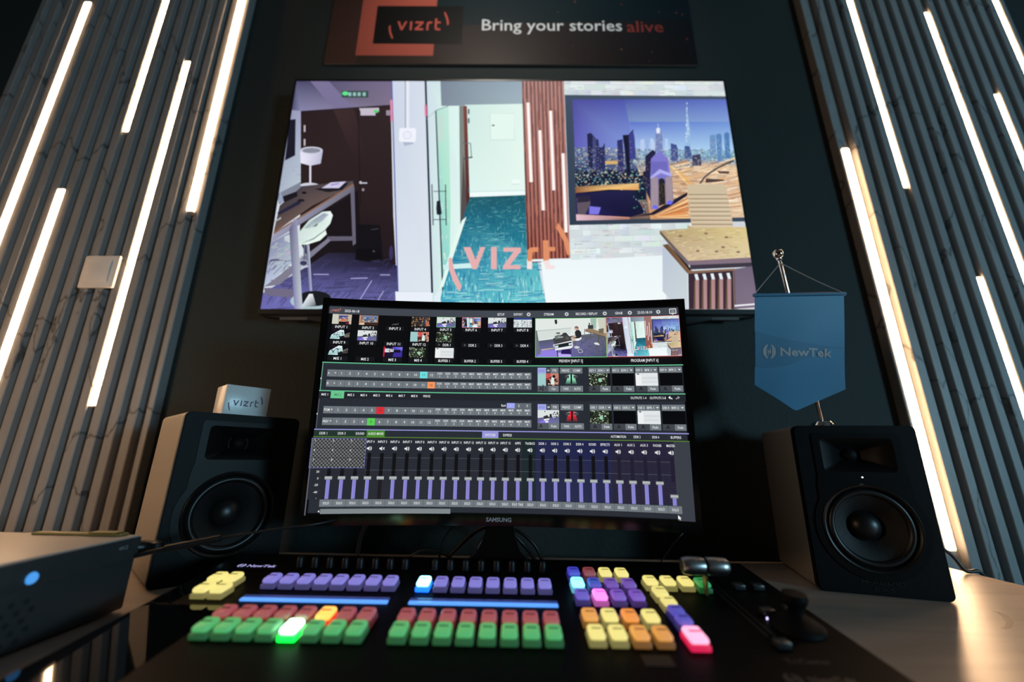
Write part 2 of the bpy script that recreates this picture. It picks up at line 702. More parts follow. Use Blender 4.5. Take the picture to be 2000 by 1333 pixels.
FL, RC = 0.9630, 0.9705
light_bar(GL[12], 0.20, 1.402, 'long light bar nearest the outer edge of the left panel, its top end visible', FL, 0.0185)
light_bar(GL[6], 0.900, 1.74, 'light bar coming down in the left panel, lower end just above the white switch', RC)
light_bar(GL[3], 0.113, 1.163, 'light bar beside the white switch ending low above the left loudspeaker', 0.9680, 0.0175)
light_bar(GL[0], 0.632, 1.74, 'light bar along the inner edge of the left panel, running up out of view', 0.9610, 0.0185)
light_bar(GL[9], -0.34, 0.708, 'light bar starting low on the far left, upper left of the white switch', FL, 0.0185)
light_bar(GR[3], 0.712, 1.74, 'light bar running up out of view near the inner edge of the right panel', RC)
light_bar(0.9412, -0.196, 0.842, 'light bar along the inner edge of the right panel behind the right loudspeaker', FL, 0.018)
light_bar(GR[9], 0.30, 1.367, 'long light bar mid right panel, top end close to the top of the picture', RC)
light_bar(GR[12], 0.0, 1.040, 'light bar high on the far right with its rounded top end in view', RC)
light_bar(GR[15], 0.85, 1.74, 'light bar along the outer edge of the right panel in the top corner', RC)
light_bar(GR[6], -0.60, 0.449, 'light bar starting low on the right panel, right of the blue pennant', RC)

# light switch on the left panel
sw = thing('light_switch', M((-1.0535, 0.9648, EYE + 0.4555)), 'square white light switch on the left slatted panel', 'light switch')
bm = new()
add_box(bm, (-0.0445, -0.0085, -0.0445), (0.0445, 0, 0.0445), 0.003, 2)
plate = fin(bm, 'switch_plate', m_white, sw)
bm = new()
add_box(bm, (-0.029, -0.013, -0.029), (0.029, -0.0086, 0.029), 0.0018, 2, mtx=M(rx=R(2)))
fin(bm, 'rocker', m_white, plate)

# ---------------------------------------------------------------- printed banner board
ban = thing('banner_board', M((-0.004, 0.9872, EYE + 1.1640), ry=R(0.35)), 'wide dark printed board with slogan above the wall screen', 'sign')
BW, BH = 1.152, 0.36
bm = new()
add_box(bm, (-BW / 2, -0.006, 0), (BW / 2, 0, BH), 0.001, 1)
fin(bm, 'board', mat('board_edge', (0.13, 0.12, 0.11), 0.6), ban)
P = Paint(BW * 1000, BH * 1000, step=1e-5)


def bx(x):
    return (x + 0.58) * 1000


def bz(z):
    return (BH - (z - 1.164)) * 1000


P.poly([(0, 0), (BW * 1000, 0), (BW * 1000, BH * 1000), (0, BH * 1000)], [(34, 30, 32), (20, 36, 44), (26, 22, 26), (62, 44, 38)])
P.poly([(0, 0), (120, 0), (100, 360), (0, 360)], [(70, 46, 42), (62, 42, 40), (78, 50, 44), (84, 54, 46)])
P.poly([(330, 0), (BW * 1000, 0), (BW * 1000, 170), (330, 205)], [(16, 40, 46), (18, 40, 48), (18, 36, 44), (14, 34, 40)])
CR = (190, 92, 76)
P.rect(bx(-0.486), 60, bx(-0.437), bz(1.196), CR)
P.rect(bx(-0.437), 60, bx(-0.245), bz(1.404), CR)
P.rect(bx(-0.437), bz(1.2434), bx(-0.245), bz(1.196), CR)
P.rect(bx(-0.437), bz(1.404), bx(-0.158), bz(1.2434), (14, 14, 15))
P.layer += 1
P.viz(bx(-0.3672), bz(1.3005), 37, (205, 92, 80), sx=0.735)
P.text('Bring your stories', bx(-0.0965), bz(1.3015), 49, (235, 238, 240), 'L', 445)
P.text('alive', bx(0.3635), bz(1.2975), 49, (150, 62, 55), 'L', 116)
rb = random.Random(3)
P.layer += 1
for k in range(60):
    c = rb.choice([(150, 70, 65), (90, 96, 100), (120, 90, 60), (80, 60, 60)])
    s = rb.uniform(0.9, 2.6)
    x, y = rb.uniform(10, 1140), rb.uniform(60, 350)
    if bx(-0.5) < x < bx(-0.15) or (bz(1.37) < y < bz(1.27) and x > 450):
        continue
    P.rect(x - s, y - s, x + s, y + s, c, up=False)
P.build('print', lambda x, y, k, l: (x / 1000 - BW / 2, -0.0062 - l, BH - y / 1000), picture_mat('banner_print', 0, 0.45, 0.3), ban)

# ---------------------------------------------------------------- wall screen
TW, TH = 1.2098, 0.6805
tvm = M((-0.0059, 0.9278, 0.6854 + EYE), rx=R(1.65), rz=R(0.1))
tv = thing('television', tvm, 'large flat wall screen showing an office, above the curved monitor', 'television')
bm = new()
bz_ = 0.0055
add_prism(bm, [[(-TW / 2 - bz_, -TH / 2 - 0.012), (TW / 2 + bz_, -TH / 2 - 0.012), (TW / 2 + bz_, TH / 2 + bz_), (-TW / 2 - bz_, TH / 2 + bz_)],
               [(-TW / 2, -TH / 2), (TW / 2, -TH / 2), (TW / 2, TH / 2), (-TW / 2, TH / 2)]], -0.010, 0.002, mtx=M(rx=R(90)))
add_box(bm, (-TW / 2 - bz_, 0.0102, -TH / 2 - 0.012), (TW / 2 + bz_, 0.018, TH / 2 + bz_), 0.002, 1)
fin(bm, 'bezel', mat('tv_bezel', (0.010, 0.010, 0.011), 0.35), tv)
bm = new()
# deeper lower rear housing with a belly
pr = [(-TW / 2 - 0.004, -0.352), (-0.50, -0.360), (-0.42, -0.376), (-0.2, -0.382), (0.2, -0.382), (0.42, -0.376), (0.50, -0.360), (TW / 2 + 0.004, -0.352), (TW / 2 + 0.004, 0.05), (-TW / 2 - 0.004, 0.05)]
add_prism(bm, [pr], -0.040, -0.0182, mtx=M(rx=R(90)))
add_box(bm, (-0.22, 0.0402, -0.12), (0.22, 0.046, 0.2))
fin(bm, 'rear_housing', mat('tv_housing', (0.007, 0.007, 0.008), 0.5), tv)
for sx in (-1, 1):  # grey plates standing in for the slot reflections under the screen
    bm = new()
    add_box(bm, (0.532 * sx - 0.034, 0.0172, -0.3615), (0.532 * sx + 0.034, 0.0250, -0.3545), 0.001, 1)
    fin(bm, 'reflection_plate', mat('reflection_grey', (0.10, 0.095, 0.09), 0.6), tv)
bm = new()
add_box(bm, (-0.09, 0.0465, -0.03), (0.09, 0.0585, 0.12), mtx=M())
fin(bm, 'wall_bracket', m_black, tv)

# picture: photo px of the screen -> canvas by the plane's own homography
SRC = [(578.7, 159), (1413, 161), (1480, 605), (509, 603.5)]
DST = [(0, 0), (1920, 0), (1920, 1080), (0, 1080)]
A_, b_ = [], []
for (x, y), (u, v) in zip(SRC, DST):
    A_.append([x, y, 1, 0, 0, 0, -u * x, -u * y]); b_.append(u)
    A_.append([0, 0, 0, x, y, 1, -v * x, -v * y]); b_.append(v)
Hc = list(np.linalg.solve(np.array(A_, float), np.array(b_, float))) + [1.0]


def tvfix(p):
    x, y = p[0], p[1]
    d = Hc[6] * x + Hc[7] * y + 1
    return ((Hc[0] * x + Hc[1] * y + Hc[2]) / d, (Hc[3] * x + Hc[4] * y + Hc[5]) / d)


def quad_pt(q, u, v):
    a = [q[0][i] + (q[1][i] - q[0][i]) * u for i in (0, 1)]
    b = [q[3][i] + (q[2][i] - q[3][i]) * u for i in (0, 1)]
    return (a[0] + (b[0] - a[0]) * v, a[1] + (b[1] - a[1]) * v)


def office(P, detail=1.0, seed=1):
    rg = random.Random(seed)
    poly, rect, ell, line = P.poly, P.rect, P.ell, P.line
    D = detail
    poly([(560, 150), (1430, 150), (1500, 620), (490, 620)], (214, 222, 230))
    # ---- dark left bay
    poly([(575, 155), (766, 155), (766, 210), (588, 222), (575, 330), (550, 330)], [(70, 70, 105), (120, 108, 138), (128, 116, 140), (138, 136, 172), (128, 130, 165), (90, 92, 130)])
    poly([(604, 157), (640, 157), (690, 212), (652, 214)], (124, 116, 152))
    poly([(566, 215), (588, 217), (588, 368), (540, 388)], [(150, 152, 185), (160, 160, 192), (186, 200, 212), (170, 184, 200)])
    for k in range(int(30 * D)):
        x, y = rg.uniform(545, 586), rg.uniform(310, 372)
        line((x, y), (x + rg.uniform(4, 12), y - rg.uniform(0, 3)), 0.8, (148 + rg.randint(0, 40),) * 2 + (190,), up=(k == 0))
    poly([(566, 234), (577, 233), (576, 304), (556, 314)], (28, 26, 42))
    poly([(540, 380), (588, 355), (600, 360), (545, 400)], (128, 134, 150))
    poly([(587, 218), (763, 206), (768, 420), (777, 590), (640, 590), (585, 470), (587, 360)], [(44, 30, 32), (48, 36, 38), (40, 28, 31), (26, 21, 29), (24, 20, 27), (30, 23, 26), (44, 31, 32)])
    poly([(650, 213), (690, 211), (720, 330), (700, 332)], [(62, 44, 46), (58, 42, 44), (42, 30, 33), (42, 30, 33)])
    line((699, 212), (704, 400), 1.2, (22, 16, 18))
    line((587, 218), (763, 206), 1.5, (26, 20, 26))
    for y in (245, 272):
        rect(593, y, 596, y + 13, (196, 186, 196))
    rect(667, 178, 719, 191, (52, 78, 72))
    ell(674, 183, 6, 4, (96, 230, 140))
    for x in (680, 689, 698, 708):
        rect(x, 181, x + 6, 188, (150, 190, 190), up=False)
    poly([(701, 212), (740, 211), (740, 219), (733, 219), (733, 226), (704, 226), (704, 219)], (198, 188, 204))
    ell(734, 218, 5, 3, (90, 210, 110))
    rect(754, 216, 762, 226, (150, 140, 160))
    line((705, 358), (717, 358), 2.4, (196, 196, 208))
    ell(704, 357, 2.6, 2.8, (190, 190, 200))
    ell(709, 371, 2.5, 2.8, (150, 140, 150))
    # lamp
    poly([(586, 296), (630, 296), (626, 320), (606, 324), (587, 319)], [(232, 230, 246), (190, 188, 214), (186, 186, 212), (214, 212, 232), (236, 234, 248)])
    ell(608, 294, 22, 7, (206, 206, 222))
    ell(608, 294.5, 18, 5, (136, 140, 156))
    rect(604, 323, 607.5, 360, (222, 220, 238))
    ell(604, 362, 18, 4.5, (206, 208, 222))
    # under-desk darkness, wall, floor
    poly([(620, 420), (700, 372), (706, 500), (640, 520), (600, 560), (600, 430)], (26, 20, 24))
    poly([(530, 474), (572, 450), (572, 512), (514, 564)], [(128, 134, 168), (150, 158, 184), (176, 190, 206), (190, 200, 226)])
    for k in range(int(60 * D)):
        x, y = rg.uniform(528, 562), rg.uniform(474, 522)
        line((x, y), (x + rg.uniform(4, 10), y - rg.uniform(2, 5)), 1, (150 + rg.randint(0, 60), 160 + rg.randint(0, 50), 190), up=(k == 0))
    FLR = [(640, 494), (700, 494), (777, 520), (778, 612), (700, 612), (500, 612), (514, 572), (600, 520)]
    poly(FLR, [(40, 38, 60), (32, 30, 46), (34, 30, 56), (112, 110, 176), (118, 116, 188), (108, 106, 178), (104, 102, 168), (56, 54, 88)])
    P.layer += 1
    for k in range(int(420 * D)):
        y = 606 - 100 * rg.random() ** 1.4
        x = rg.uniform(520, 772)
        s = (y - 490) / 115
        b = rg.uniform(0.55, 1.35) * (0.45 + 0.6 * s)
        c = (min(255, int(92 * b)), min(255, int(90 * b)), min(255, int(146 * b)))
        if (int((x - 500) / 60) + int(y / 30)) % 2:
            line((x, y), (x + 5 + 8 * s, y - 6 - 8 * s), 0.9, c, up=False)
        else:
            line((x, y), (x + 12 + 18 * s, y - 0.6), 0.9, c, up=False)
    for a, b in (((700, 590), (726, 548)), ((736, 590), (749, 568)), ((612, 536), (642, 536)), ((685, 544), (718, 543)), ((742, 537), (762, 537))):
        line(a, b, 1.6, (176, 172, 226))
    # suitcase
    poly([(692, 445), (700, 438), (742, 440), (748, 504), (720, 512), (694, 508)], (20, 17, 22))
    poly([(697, 486), (741, 486), (747, 506), (696, 508)], (14, 12, 16))
    line((725, 449), (739, 447), 1.5, (66, 62, 72))
    ell(730, 491, 2.2, 2.2, (70, 66, 80))
    ell(764, 494, 4, 14, (58, 52, 92))
    # rear desk frame
    poly([(684, 366), (692, 366), (695, 476), (689, 480)], (104, 100, 118))
    poly([(640, 462), (694, 462), (694, 470), (636, 471)], (98, 94, 112))
    poly([(516, 560), (640, 466), (646, 470), (546, 556)], (126, 124, 142))
    poly([(516, 562), (575, 565), (576, 582), (518, 576)], (112, 106, 132))
    # desk top
    poly([(536, 446), (546, 402), (590, 364), (690, 354), (688, 364), (610, 402), (534, 456)], [(98, 78, 72), (62, 58, 66), (70, 62, 68), (86, 76, 78), (92, 80, 78), (102, 84, 80), (112, 86, 74)])
    poly([(534, 455), (690, 359), (691, 362), (534, 459)], (140, 104, 86))
    poly([(533, 459), (691, 362), (692, 372), (530, 474)], [(158, 158, 182), (112, 110, 124), (106, 104, 120), (150, 150, 178)])
    poly([(541, 416), (583, 392), (588, 398), (546, 420)], (38, 38, 60))
    poly([(552, 384), (580, 374), (581, 384), (555, 396)], (26, 24, 30))
    poly([(547, 375), (552, 385), (553, 395), (543, 396)], (150, 160, 190))
    ell(594, 377, 5, 2.5, (26, 22, 28))
    ell(588, 392, 7, 3, (30, 28, 38))
    poly([(614, 370), (682, 357), (668, 372), (640, 376)], (30, 28, 36))
    poly([(628, 368), (646, 357), (676, 355), (662, 368)], (206, 200, 228))
    line((646, 362), (662, 359), 2, (130, 122, 190))
    poly([(536, 432), (549, 424), (549, 428), (537, 434)], (170, 176, 180))
    # bar stool
    poly([(586, 452), (604, 430), (630, 414), (645, 413), (650, 421), (645, 437), (634, 450), (612, 466), (588, 476), (570, 476), (555, 470), (556, 462)], [(206, 226, 220), (196, 214, 210), (214, 232, 226), (238, 248, 244), (240, 250, 246), (228, 244, 236), (226, 242, 234), (222, 240, 232), (216, 236, 228), (206, 226, 220), (190, 196, 208), (200, 210, 216)])
    poly([(594, 446), (612, 430), (632, 417), (642, 419), (630, 432), (606, 446)], [(150, 166, 170), (150, 164, 176), (140, 148, 176), (170, 178, 200), (170, 186, 190), (190, 210, 206)])
    poly([(610, 444), (622, 436), (618, 442)], (30, 34, 36))
    poly([(583, 478), (612, 468), (636, 450), (638, 458), (625, 470), (600, 478)], (232, 246, 238))
    rect(593, 478, 596.5, 512, (100, 106, 124))
    poly([(598, 478), (604, 478), (610, 576), (604, 576)], [(90, 92, 130), (196, 202, 222), (180, 186, 216), (96, 98, 150)])
    line((572, 530), (603, 520), 2, (190, 196, 216))
    ell(592, 514, 10, 7, (160, 168, 184))
    ell(593, 514, 7, 4.5, (60, 58, 88))
    ell(607, 588, 40, 17, (170, 196, 200))
    ell(614, 583, 33, 15, (24, 26, 30))
    poly([(588, 600), (604, 574), (611, 574), (618, 598)], [(206, 216, 226), (240, 244, 248), (226, 232, 238), (40, 52, 60)])
    # front desk leg
    poly([(565, 448), (574, 428), (580, 428), (592, 612), (576, 612)], [(92, 90, 124), (176, 172, 204), (150, 148, 180), (196, 206, 214), (140, 136, 188)])
    # ---- white column
    poly([(764, 152), (831, 152), (848, 580), (848, 612), (778, 612), (769, 260)], [(206, 214, 232), (214, 222, 236), (222, 230, 238), (224, 232, 240), (222, 230, 240), (204, 214, 230)])
    line((765, 158), (778, 586), 2.2, (92, 88, 170))
    poly([(762, 196), (766, 196), (767, 238), (763, 238)], (236, 140, 170))
    rect(791, 156, 793, 252, (150, 156, 178))
    rect(793, 156, 799, 252, (232, 236, 246))
    poly([(779, 256), (790, 286), (808, 282), (800, 262)], (176, 184, 208))
    poly([(780, 253), (783, 251), (810, 251), (813, 254), (812, 277), (808, 279), (782, 278), (779, 275)], (240, 242, 252))
    ell(795.5, 265, 8.6, 8, (206, 210, 226))
    ell(795.5, 265, 7.4, 6.8, (236, 238, 250))
    poly([(772, 570), (858, 570), (858, 612), (774, 612)], (234, 240, 250))
    line((772, 570), (858, 570), 1, (206, 212, 226))
    # glass front
    poly([(831, 152), (862, 152), (864, 206), (908, 206), (921, 420), (900, 500), (866, 612), (846, 612)], [(206, 222, 232), (206, 226, 232), (214, 240, 234), (224, 246, 240), (224, 248, 240), (226, 248, 240), (214, 240, 236), (208, 228, 232)])
    poly([(829, 152), (833, 152), (846, 572), (842, 572)], (30, 40, 62))
    poly([(829, 206), (833, 206), (834, 228), (830, 228)], (232, 120, 160))
    poly([(851, 217), (876, 208), (880, 400), (878, 520), (866, 590)], [(182, 226, 212), (196, 232, 220), (172, 232, 206), (150, 220, 206), (140, 210, 210)])
    for k in range(int(26 * D)):
        x, y = rg.uniform(856, 876), rg.uniform(330, 520)
        line((x, y), (x + rg.uniform(-2, 4), y + rg.uniform(5, 14)), 1.1, (186 + rg.randint(0, 40), 238, 220), up=(k == 0))
    poly([(850, 217), (852.4, 216), (868, 612), (865, 612)], (18, 44, 50))
    line((851, 217), (876, 208), 1, (60, 90, 90))
    line((830, 236), (852, 217), 0.8, (150, 170, 180))
    rect(856, 226, 866, 277, (196, 222, 214))
    # hall
    poly([(860, 152), (1022, 152), (1024, 207), (862, 208)], [(120, 134, 150), (150, 168, 184), (160, 180, 190), (126, 138, 154)])
    poly([(908, 206), (1024, 204), (1027, 386), (918, 387), (900, 420)], [(206, 232, 226), (226, 246, 238), (232, 250, 242), (222, 244, 238), (206, 238, 230)])
    poly([(897, 208), (906, 208), (913, 412), (899, 440)], (126, 132, 128))
    poly([(905, 208), (912, 208), (918, 404), (911, 412)], [(126, 70, 62), (120, 62, 56), (84, 36, 34), (78, 32, 32)])
    poly([(899, 440), (905, 300), (912, 410), (904, 432)], (84, 78, 78))
    for y in (214, 232, 368):
        rect(914, y, 917, y + 10, (66, 82, 84))
    line((903, 281), (919, 281), 1.4, (90, 106, 106))
    line((919, 281), (921, 310), 1.6, (90, 106, 106))
    line((906, 311), (923, 308), 2.6, (70, 76, 78))
    poly([(957, 224), (1004, 222), (1006, 275), (958, 275)], (196, 218, 208))
    poly([(958, 224), (1004, 223), (1005, 274), (959, 274)], (228, 248, 240))
    rect(961, 245, 966, 247.5, (40, 50, 50))
    rect(1000, 352, 1014, 361, (240, 252, 248))
    line((1000, 361), (1014, 361), 1, (176, 206, 200))
    poly([(917, 376), (1026, 373), (1027, 385), (918, 387)], (240, 252, 250))
    line((917, 376), (1026, 373), 1, (186, 214, 212))
    # teal carpet
    TQ = [(918, 386), (1027, 383), (1068, 612), (852, 612)]
    poly([(918, 386), (1027, 382), (1030, 480), (1050, 512), (1068, 612), (852, 612), (878, 520), (902, 432)], [(34, 94, 106), (28, 86, 100), (36, 128, 150), (86, 180, 194), (116, 212, 216), (72, 178, 204), (40, 138, 172), (32, 106, 130)])
    P.layer += 1
    for k in range(int(1500 * D)):
        u, v = rg.random(), rg.random() ** 0.75
        iu, iv = int(u * 3), int(v * 7)
        vv = v ** 1.35
        x, y = quad_pt(TQ, u, vv)
        sc = 0.35 + 0.9 * vv
        b = rg.random()
        if b < 0.36:
            c = (18 + int(50 * vv), 72 + int(80 * vv), 110 + int(84 * vv))
        elif b < 0.8:
            c = (44 + int(80 * vv), 124 + int(92 * vv), 140 + int(80 * vv))
        else:
            c = (96 + int(110 * vv), 176 + int(70 * vv), 180 + int(66 * vv))
        if y > 604 or (x > 1028 and y < 508):
            continue
        if (iu + iv) % 2:
            x2 = x + rg.uniform(-1, 1)
            line((x, y), (x2, y + rg.uniform(5, 15) * sc), 1.3 * sc, c, up=False)
        else:
            line((x, y), (x + rg.uniform(8, 24) * sc, y - 0.5), 1.2 * sc, c, up=False)
    poly([(863, 604), (848, 612), (848, 580), (858, 566)], (226, 240, 246))
    poly([(902, 432), (911, 424), (866, 560), (858, 566), (880, 490)], (228, 250, 242))
    poly([(865, 518), (924, 514), (924, 524), (866, 527)], (206, 240, 240))
    # door bars and lock
    for x0, x1, y0, y1 in ((842.5, 846.5, 361, 441), (869, 872, 361, 441)):
        poly([(x0, y0), (x0 + 2, y0), (x1 + 0.5, y1), (x1 - 1.5, y1)], (44, 64, 72))
    for y in (375, 430):
        line((847, y), (872, y - 0.5), 1.5, (54, 78, 80))
    poly([(853, 394), (860, 392), (861, 404), (863, 418), (860, 421), (853, 420), (852, 408)], (30, 34, 44))
    # ---- timber slats
    SQ = [(1019, 152), (1101, 152), (1113, 509), (1030, 514)]
    poly(SQ, [(166, 126, 122), (166, 122, 114), (158, 88, 74), (146, 78, 66)])
    for k in range(11):
        u = (k + 0.12) / 11
        poly([quad_pt(SQ, u, 0), quad_pt(SQ, u + 0.03, 0), quad_pt(SQ, u + 0.03, 1), quad_pt(SQ, u, 1)], [(116, 82, 80), (116, 82, 80), (82, 38, 36), (82, 38, 36)], up=(k == 0))
        u += 0.045
        poly([quad_pt(SQ, u, 0), quad_pt(SQ, u + 0.02, 0), quad_pt(SQ, u + 0.02, 1), quad_pt(SQ, u, 1)], [(190, 150, 142), (190, 150, 142), (186, 112, 96), (186, 112, 96)], up=False)
    P.layer += 1
    for k in range(int(170 * D)):
        u, v = rg.random(), rg.random()
        a = quad_pt(SQ, u, v)
        b = quad_pt(SQ, u, min(1, v + rg.uniform(0.02, 0.09)))
        c = rg.choice([(110, 58, 52), (176, 106, 92), (96, 48, 44), (186, 120, 104)])
        line(a, b, 0.8, c, up=False)
    for (x0, y0, x1, y1) in ((1031.5, 202, 1037.5, 357), (1054.5, 256, 1061, 412), (1075.5, 218, 1081.5, 373), (1099.5, 301, 1105.5, 455)):
        line((x0, y0), (x1, y1), 8.5, (206, 150, 140))
        line((x0, y0), (x1, y1), 5.2, (255, 250, 248))
    # ---- stone strips
    def stone(Q, rows, per, seed):
        rs = random.Random(seed)
        poly(Q, (204, 214, 218))
        P.layer += 1
        for r in range(rows):
            u = -rs.random() / per
            while u < 1:
                w = rs.uniform(0.5, 1.5) / per
                a, b = max(0, u), min(1, u + w)
                if b > a:
                    g = rs.uniform(-16, 20)
                    c = (min(250, int(218 + g * 0.7)), min(252, int(227 + g * 0.7)), min(252, int(229 + g * 0.6)))
                    q = [quad_pt(Q, a + 0.003, (r + 0.10) / rows), quad_pt(Q, b, (r + 0.10) / rows), quad_pt(Q, b, (r + 1) / rows), quad_pt(Q, a + 0.003, (r + 1) / rows)]
                    c2 = tuple(min(255, int(v * rs.uniform(0.94, 1.04))) for v in c)
                    poly(q, [c, c2, c2, c], up=False)
                u += w
        P.layer += 1
        for k in range(int(rows * per * 1.3 * D)):
            u, v = rs.random() * 0.95, rs.random()
            a = quad_pt(Q, u, v)
            b = quad_pt(Q, u + rs.uniform(0.02, 0.05), v)
            line(a, b, rs.uniform(0.6, 1.8), (rs.randint(176, 208), rs.randint(186, 212), rs.randint(190, 216)), up=False)
    stone([(1101, 154), (1416, 156), (1424, 191), (1103, 188)], 3, 9, 4)
    stone([(1112, 438), (1470, 436), (1476, 500), (1114, 510)], 6, 11, 5)
    # ---- framed city picture
    poly([(1103, 187), (1424, 190), (1462, 434), (1112, 441)], [(66, 80, 100), (76, 88, 106), (62, 74, 90), (48, 60, 78)])
    X = lambda x: 1090 + x / 4.4436
    Y = lambda y: 150 + y / 4.4436
    poly([(1118, 196), (1424, 196), (1436, 300), (1123, 300)], [(72, 74, 156), (92, 112, 196), (168, 206, 240), (96, 100, 196)])
    poly([(1118, 196), (1220, 196), (1240, 300), (1123, 300)], [(78, 76, 156), (76, 84, 172), (134, 156, 224), (100, 98, 190)])
    poly([(1230, 240), (1432, 240), (1437, 300), (1236, 300)], [(94, 116, 204), (112, 148, 216), (176, 216, 244), (176, 206, 244)])
    # ground bands
    poly([(1122, 290), (1437, 296), (1460, 424), (1127, 432)], [(70, 76, 120), (130, 170, 200), (190, 150, 120), (30, 28, 54)])
    poly([(1122, 289), (1260, 294), (1260, 340), (1124, 340)], [(110, 120, 168), (150, 170, 200), (60, 76, 118), (36, 50, 92)])
    poly([(1124, 336), (1262, 332), (1262, 392), (1125, 392)], (24, 28, 52))
    poly([(1250, 296), (1440, 296), (1444, 326), (1250, 336)], [(160, 190, 220), (140, 186, 210), (88, 120, 140), (96, 116, 156)])
    poly([(1256, 334), (1446, 318), (1462, 426), (1270, 430)], [(206, 168, 136), (216, 184, 152), (226, 196, 168), (206, 150, 104)])
    poly([(1238, 312), (1444, 312), (1446, 330), (1250, 344)], [(120, 140, 170), (150, 176, 200), (214, 190, 160), (206, 176, 146)])
    P.layer += 1
    for k in range(int(1300 * D)):
        y = rg.uniform(290, 372)
        x = rg.uniform(1123, 1262)
        c = rg.choice([(150, 200, 220), (230, 210, 170), (40, 60, 100), (60, 90, 140), (20, 24, 44), (110, 190, 160), (20, 26, 50), (250, 236, 200)])
        s = rg.uniform(0.6, 1.6)
        rect(x, y, x + s * rg.uniform(1, 2.6), y + s, c, up=False)
    for k in range(int(900 * D)):
        y = rg.uniform(292, 326)
        x = rg.uniform(1240, 1438)
        c = rg.choice([(210, 236, 244), (240, 236, 214), (70, 110, 150), (50, 80, 112), (120, 170, 190), (30, 50, 80)])
        s = rg.uniform(0.6, 1.6)
        rect(x, y, x + s * rg.uniform(1, 2), y + s, c, up=False)
    poly([(X(390), Y(738)), (X(530), Y(735)), (X(530), Y(765)), (X(400), Y(768))], (214, 176, 112))
    # roads
    for k in range(int(260 * D)):
        t = rg.random()
        x = 1305 + 140 * rg.random()
        y = 322 + 100 * t
        c = rg.choice([(246, 220, 176), (252, 234, 200), (196, 140, 96), (180, 132, 104), (236, 190, 130), (150, 110, 92), (226, 180, 140), (255, 240, 214)])
        a = -0.32 + 0.9 * (1 - (x - 1305) / 150) * t + rg.uniform(-0.08, 0.08)
        l = rg.uniform(10, 40)
        line((x, y), (x + l * math.cos(a), y + l * math.sin(a)), rg.uniform(0.6, 1.8), c, up=False)
    for k in range(10):
        x0 = X(960) + k * 3
        line((x0, Y(770 + 8 * k)), (X(1130 + 10 * k), Y(960 + 6 * k)), 1.6, rg.choice([(250, 226, 180), (206, 146, 90), (240, 190, 120)]), up=False)
    for k in range(5):
        line((X(1180), Y(760 + 14 * k)), (X(1540), Y(790 + 20 * k)), 1.8, rg.choice([(232, 196, 150), (206, 160, 120), (246, 220, 186)]), up=False)
    pts = [(1230, 935), (1270, 880), (1320, 840), (1400, 790), (1530, 735)]
    for a, b in zip(pts, pts[1:]):
        line((X(a[0]), Y(a[1])), (X(b[0]), Y(b[1])), 3, (48, 46, 56))
    poly([(X(1280), Y(890)), (X(1440), Y(900)), (X(1440), Y(912)), (X(1280), Y(930))], (84, 62, 60))
    poly([(X(1380), Y(825)), (X(1490), Y(830)), (X(1480), Y(850)), (X(1400), Y(848))], (92, 66, 60))
    # shore lights, water
    poly([(X(150), Y(960)), (X(700), Y(930)), (X(700), Y(990)), (X(440), Y(985)), (X(150), Y(1015))], [(120, 90, 70), (226, 190, 130), (226, 160, 90), (250, 196, 120), (150, 90, 60)])
    poly([(X(150), Y(1020)), (X(640), Y(990)), (X(760), Y(1190)), (X(600), Y(1230)), (X(160), Y(1240))], [(34, 30, 72), (34, 32, 72), (20, 20, 52), (22, 20, 56), (46, 40, 110)])
    poly([(X(270), Y(1130)), (X(370), Y(1140)), (X(350), Y(1200)), (X(270), Y(1200))], (126, 120, 226))
    poly([(X(160), Y(1060)), (X(270), Y(1050)), (X(280), Y(1110)), (X(230), Y(1210)), (X(170), Y(1200))], (96, 84, 96))
    poly([(X(170), Y(1040)), (X(280), Y(1040)), (X(270), Y(1090)), (X(165), Y(1100))], (44, 38, 60))
    poly([(X(155), Y(1200)), (X(620), Y(1225)), (X(620), Y(1245)), (X(158), Y(1254))], [(230, 190, 200), (220, 150, 120), (150, 100, 90), (226, 190, 206)])
    for k in range(int(60 * D)):
        x, y = rg.uniform(X(650), X(770)), rg.uniform(Y(960), Y(1190))
        rect(x, y, x + 1.6, y + 1.8, rg.choice([(60, 170, 120), (40, 60, 70), (150, 210, 220), (20, 30, 40), (20, 26, 40)]), up=False)
    poly([(X(620), Y(1225)), (X(830), Y(1205)), (X(960), Y(1140)), (X(1120), Y(1040)), (X(1120), Y(1010)), (X(940), Y(1105)), (X(800), Y(1190))], (34, 30, 46))
    for k in range(16):
        t = k / 15
        line((X(800 + 60 * t), Y(1232 - 12 * t)), (X(1130), Y(1060 + 170 * t)), 2.0, rg.choice([(226, 150, 90), (190, 110, 60), (246, 206, 150), (150, 90, 60)]), up=(k == 0))
    # towers
    def tower(pl, c, lights=0, lc=((210, 214, 240), (110, 110, 170), (240, 226, 190), (70, 80, 130))):
        q = [(X(a), Y(b)) for a, b in pl]
        poly(q, c)
        x0, x1 = min(p[0] for p in q), max(p[0] for p in q)
        y0, y1 = min(p[1] for p in q), max(p[1] for p in q)
        for k in range(int(lights * 2.6 * D)):
            x, y = rg.uniform(x0 + 0.5, x1 - 1.4), rg.uniform(y0 + (y1 - y0) * 0.2, y1 - 1)
            rect(x, y, x + 0.9, y + 1.3, rg.choice(lc), up=False)
    tower([(715, 560), (745, 545), (752, 650), (718, 650)], (186, 206, 236))
    tower([(760, 530), (780, 525), (785, 650), (765, 650)], (150, 176, 222))
    tower([(800, 545), (815, 540), (840, 580), (840, 650), (805, 650)], (190, 208, 238))
    tower([(846, 510), (851, 462), (870, 448), (888, 462), (904, 512), (910, 660), (843, 660)], (120, 136, 186), 26, ((220, 226, 244), (84, 96, 150)))
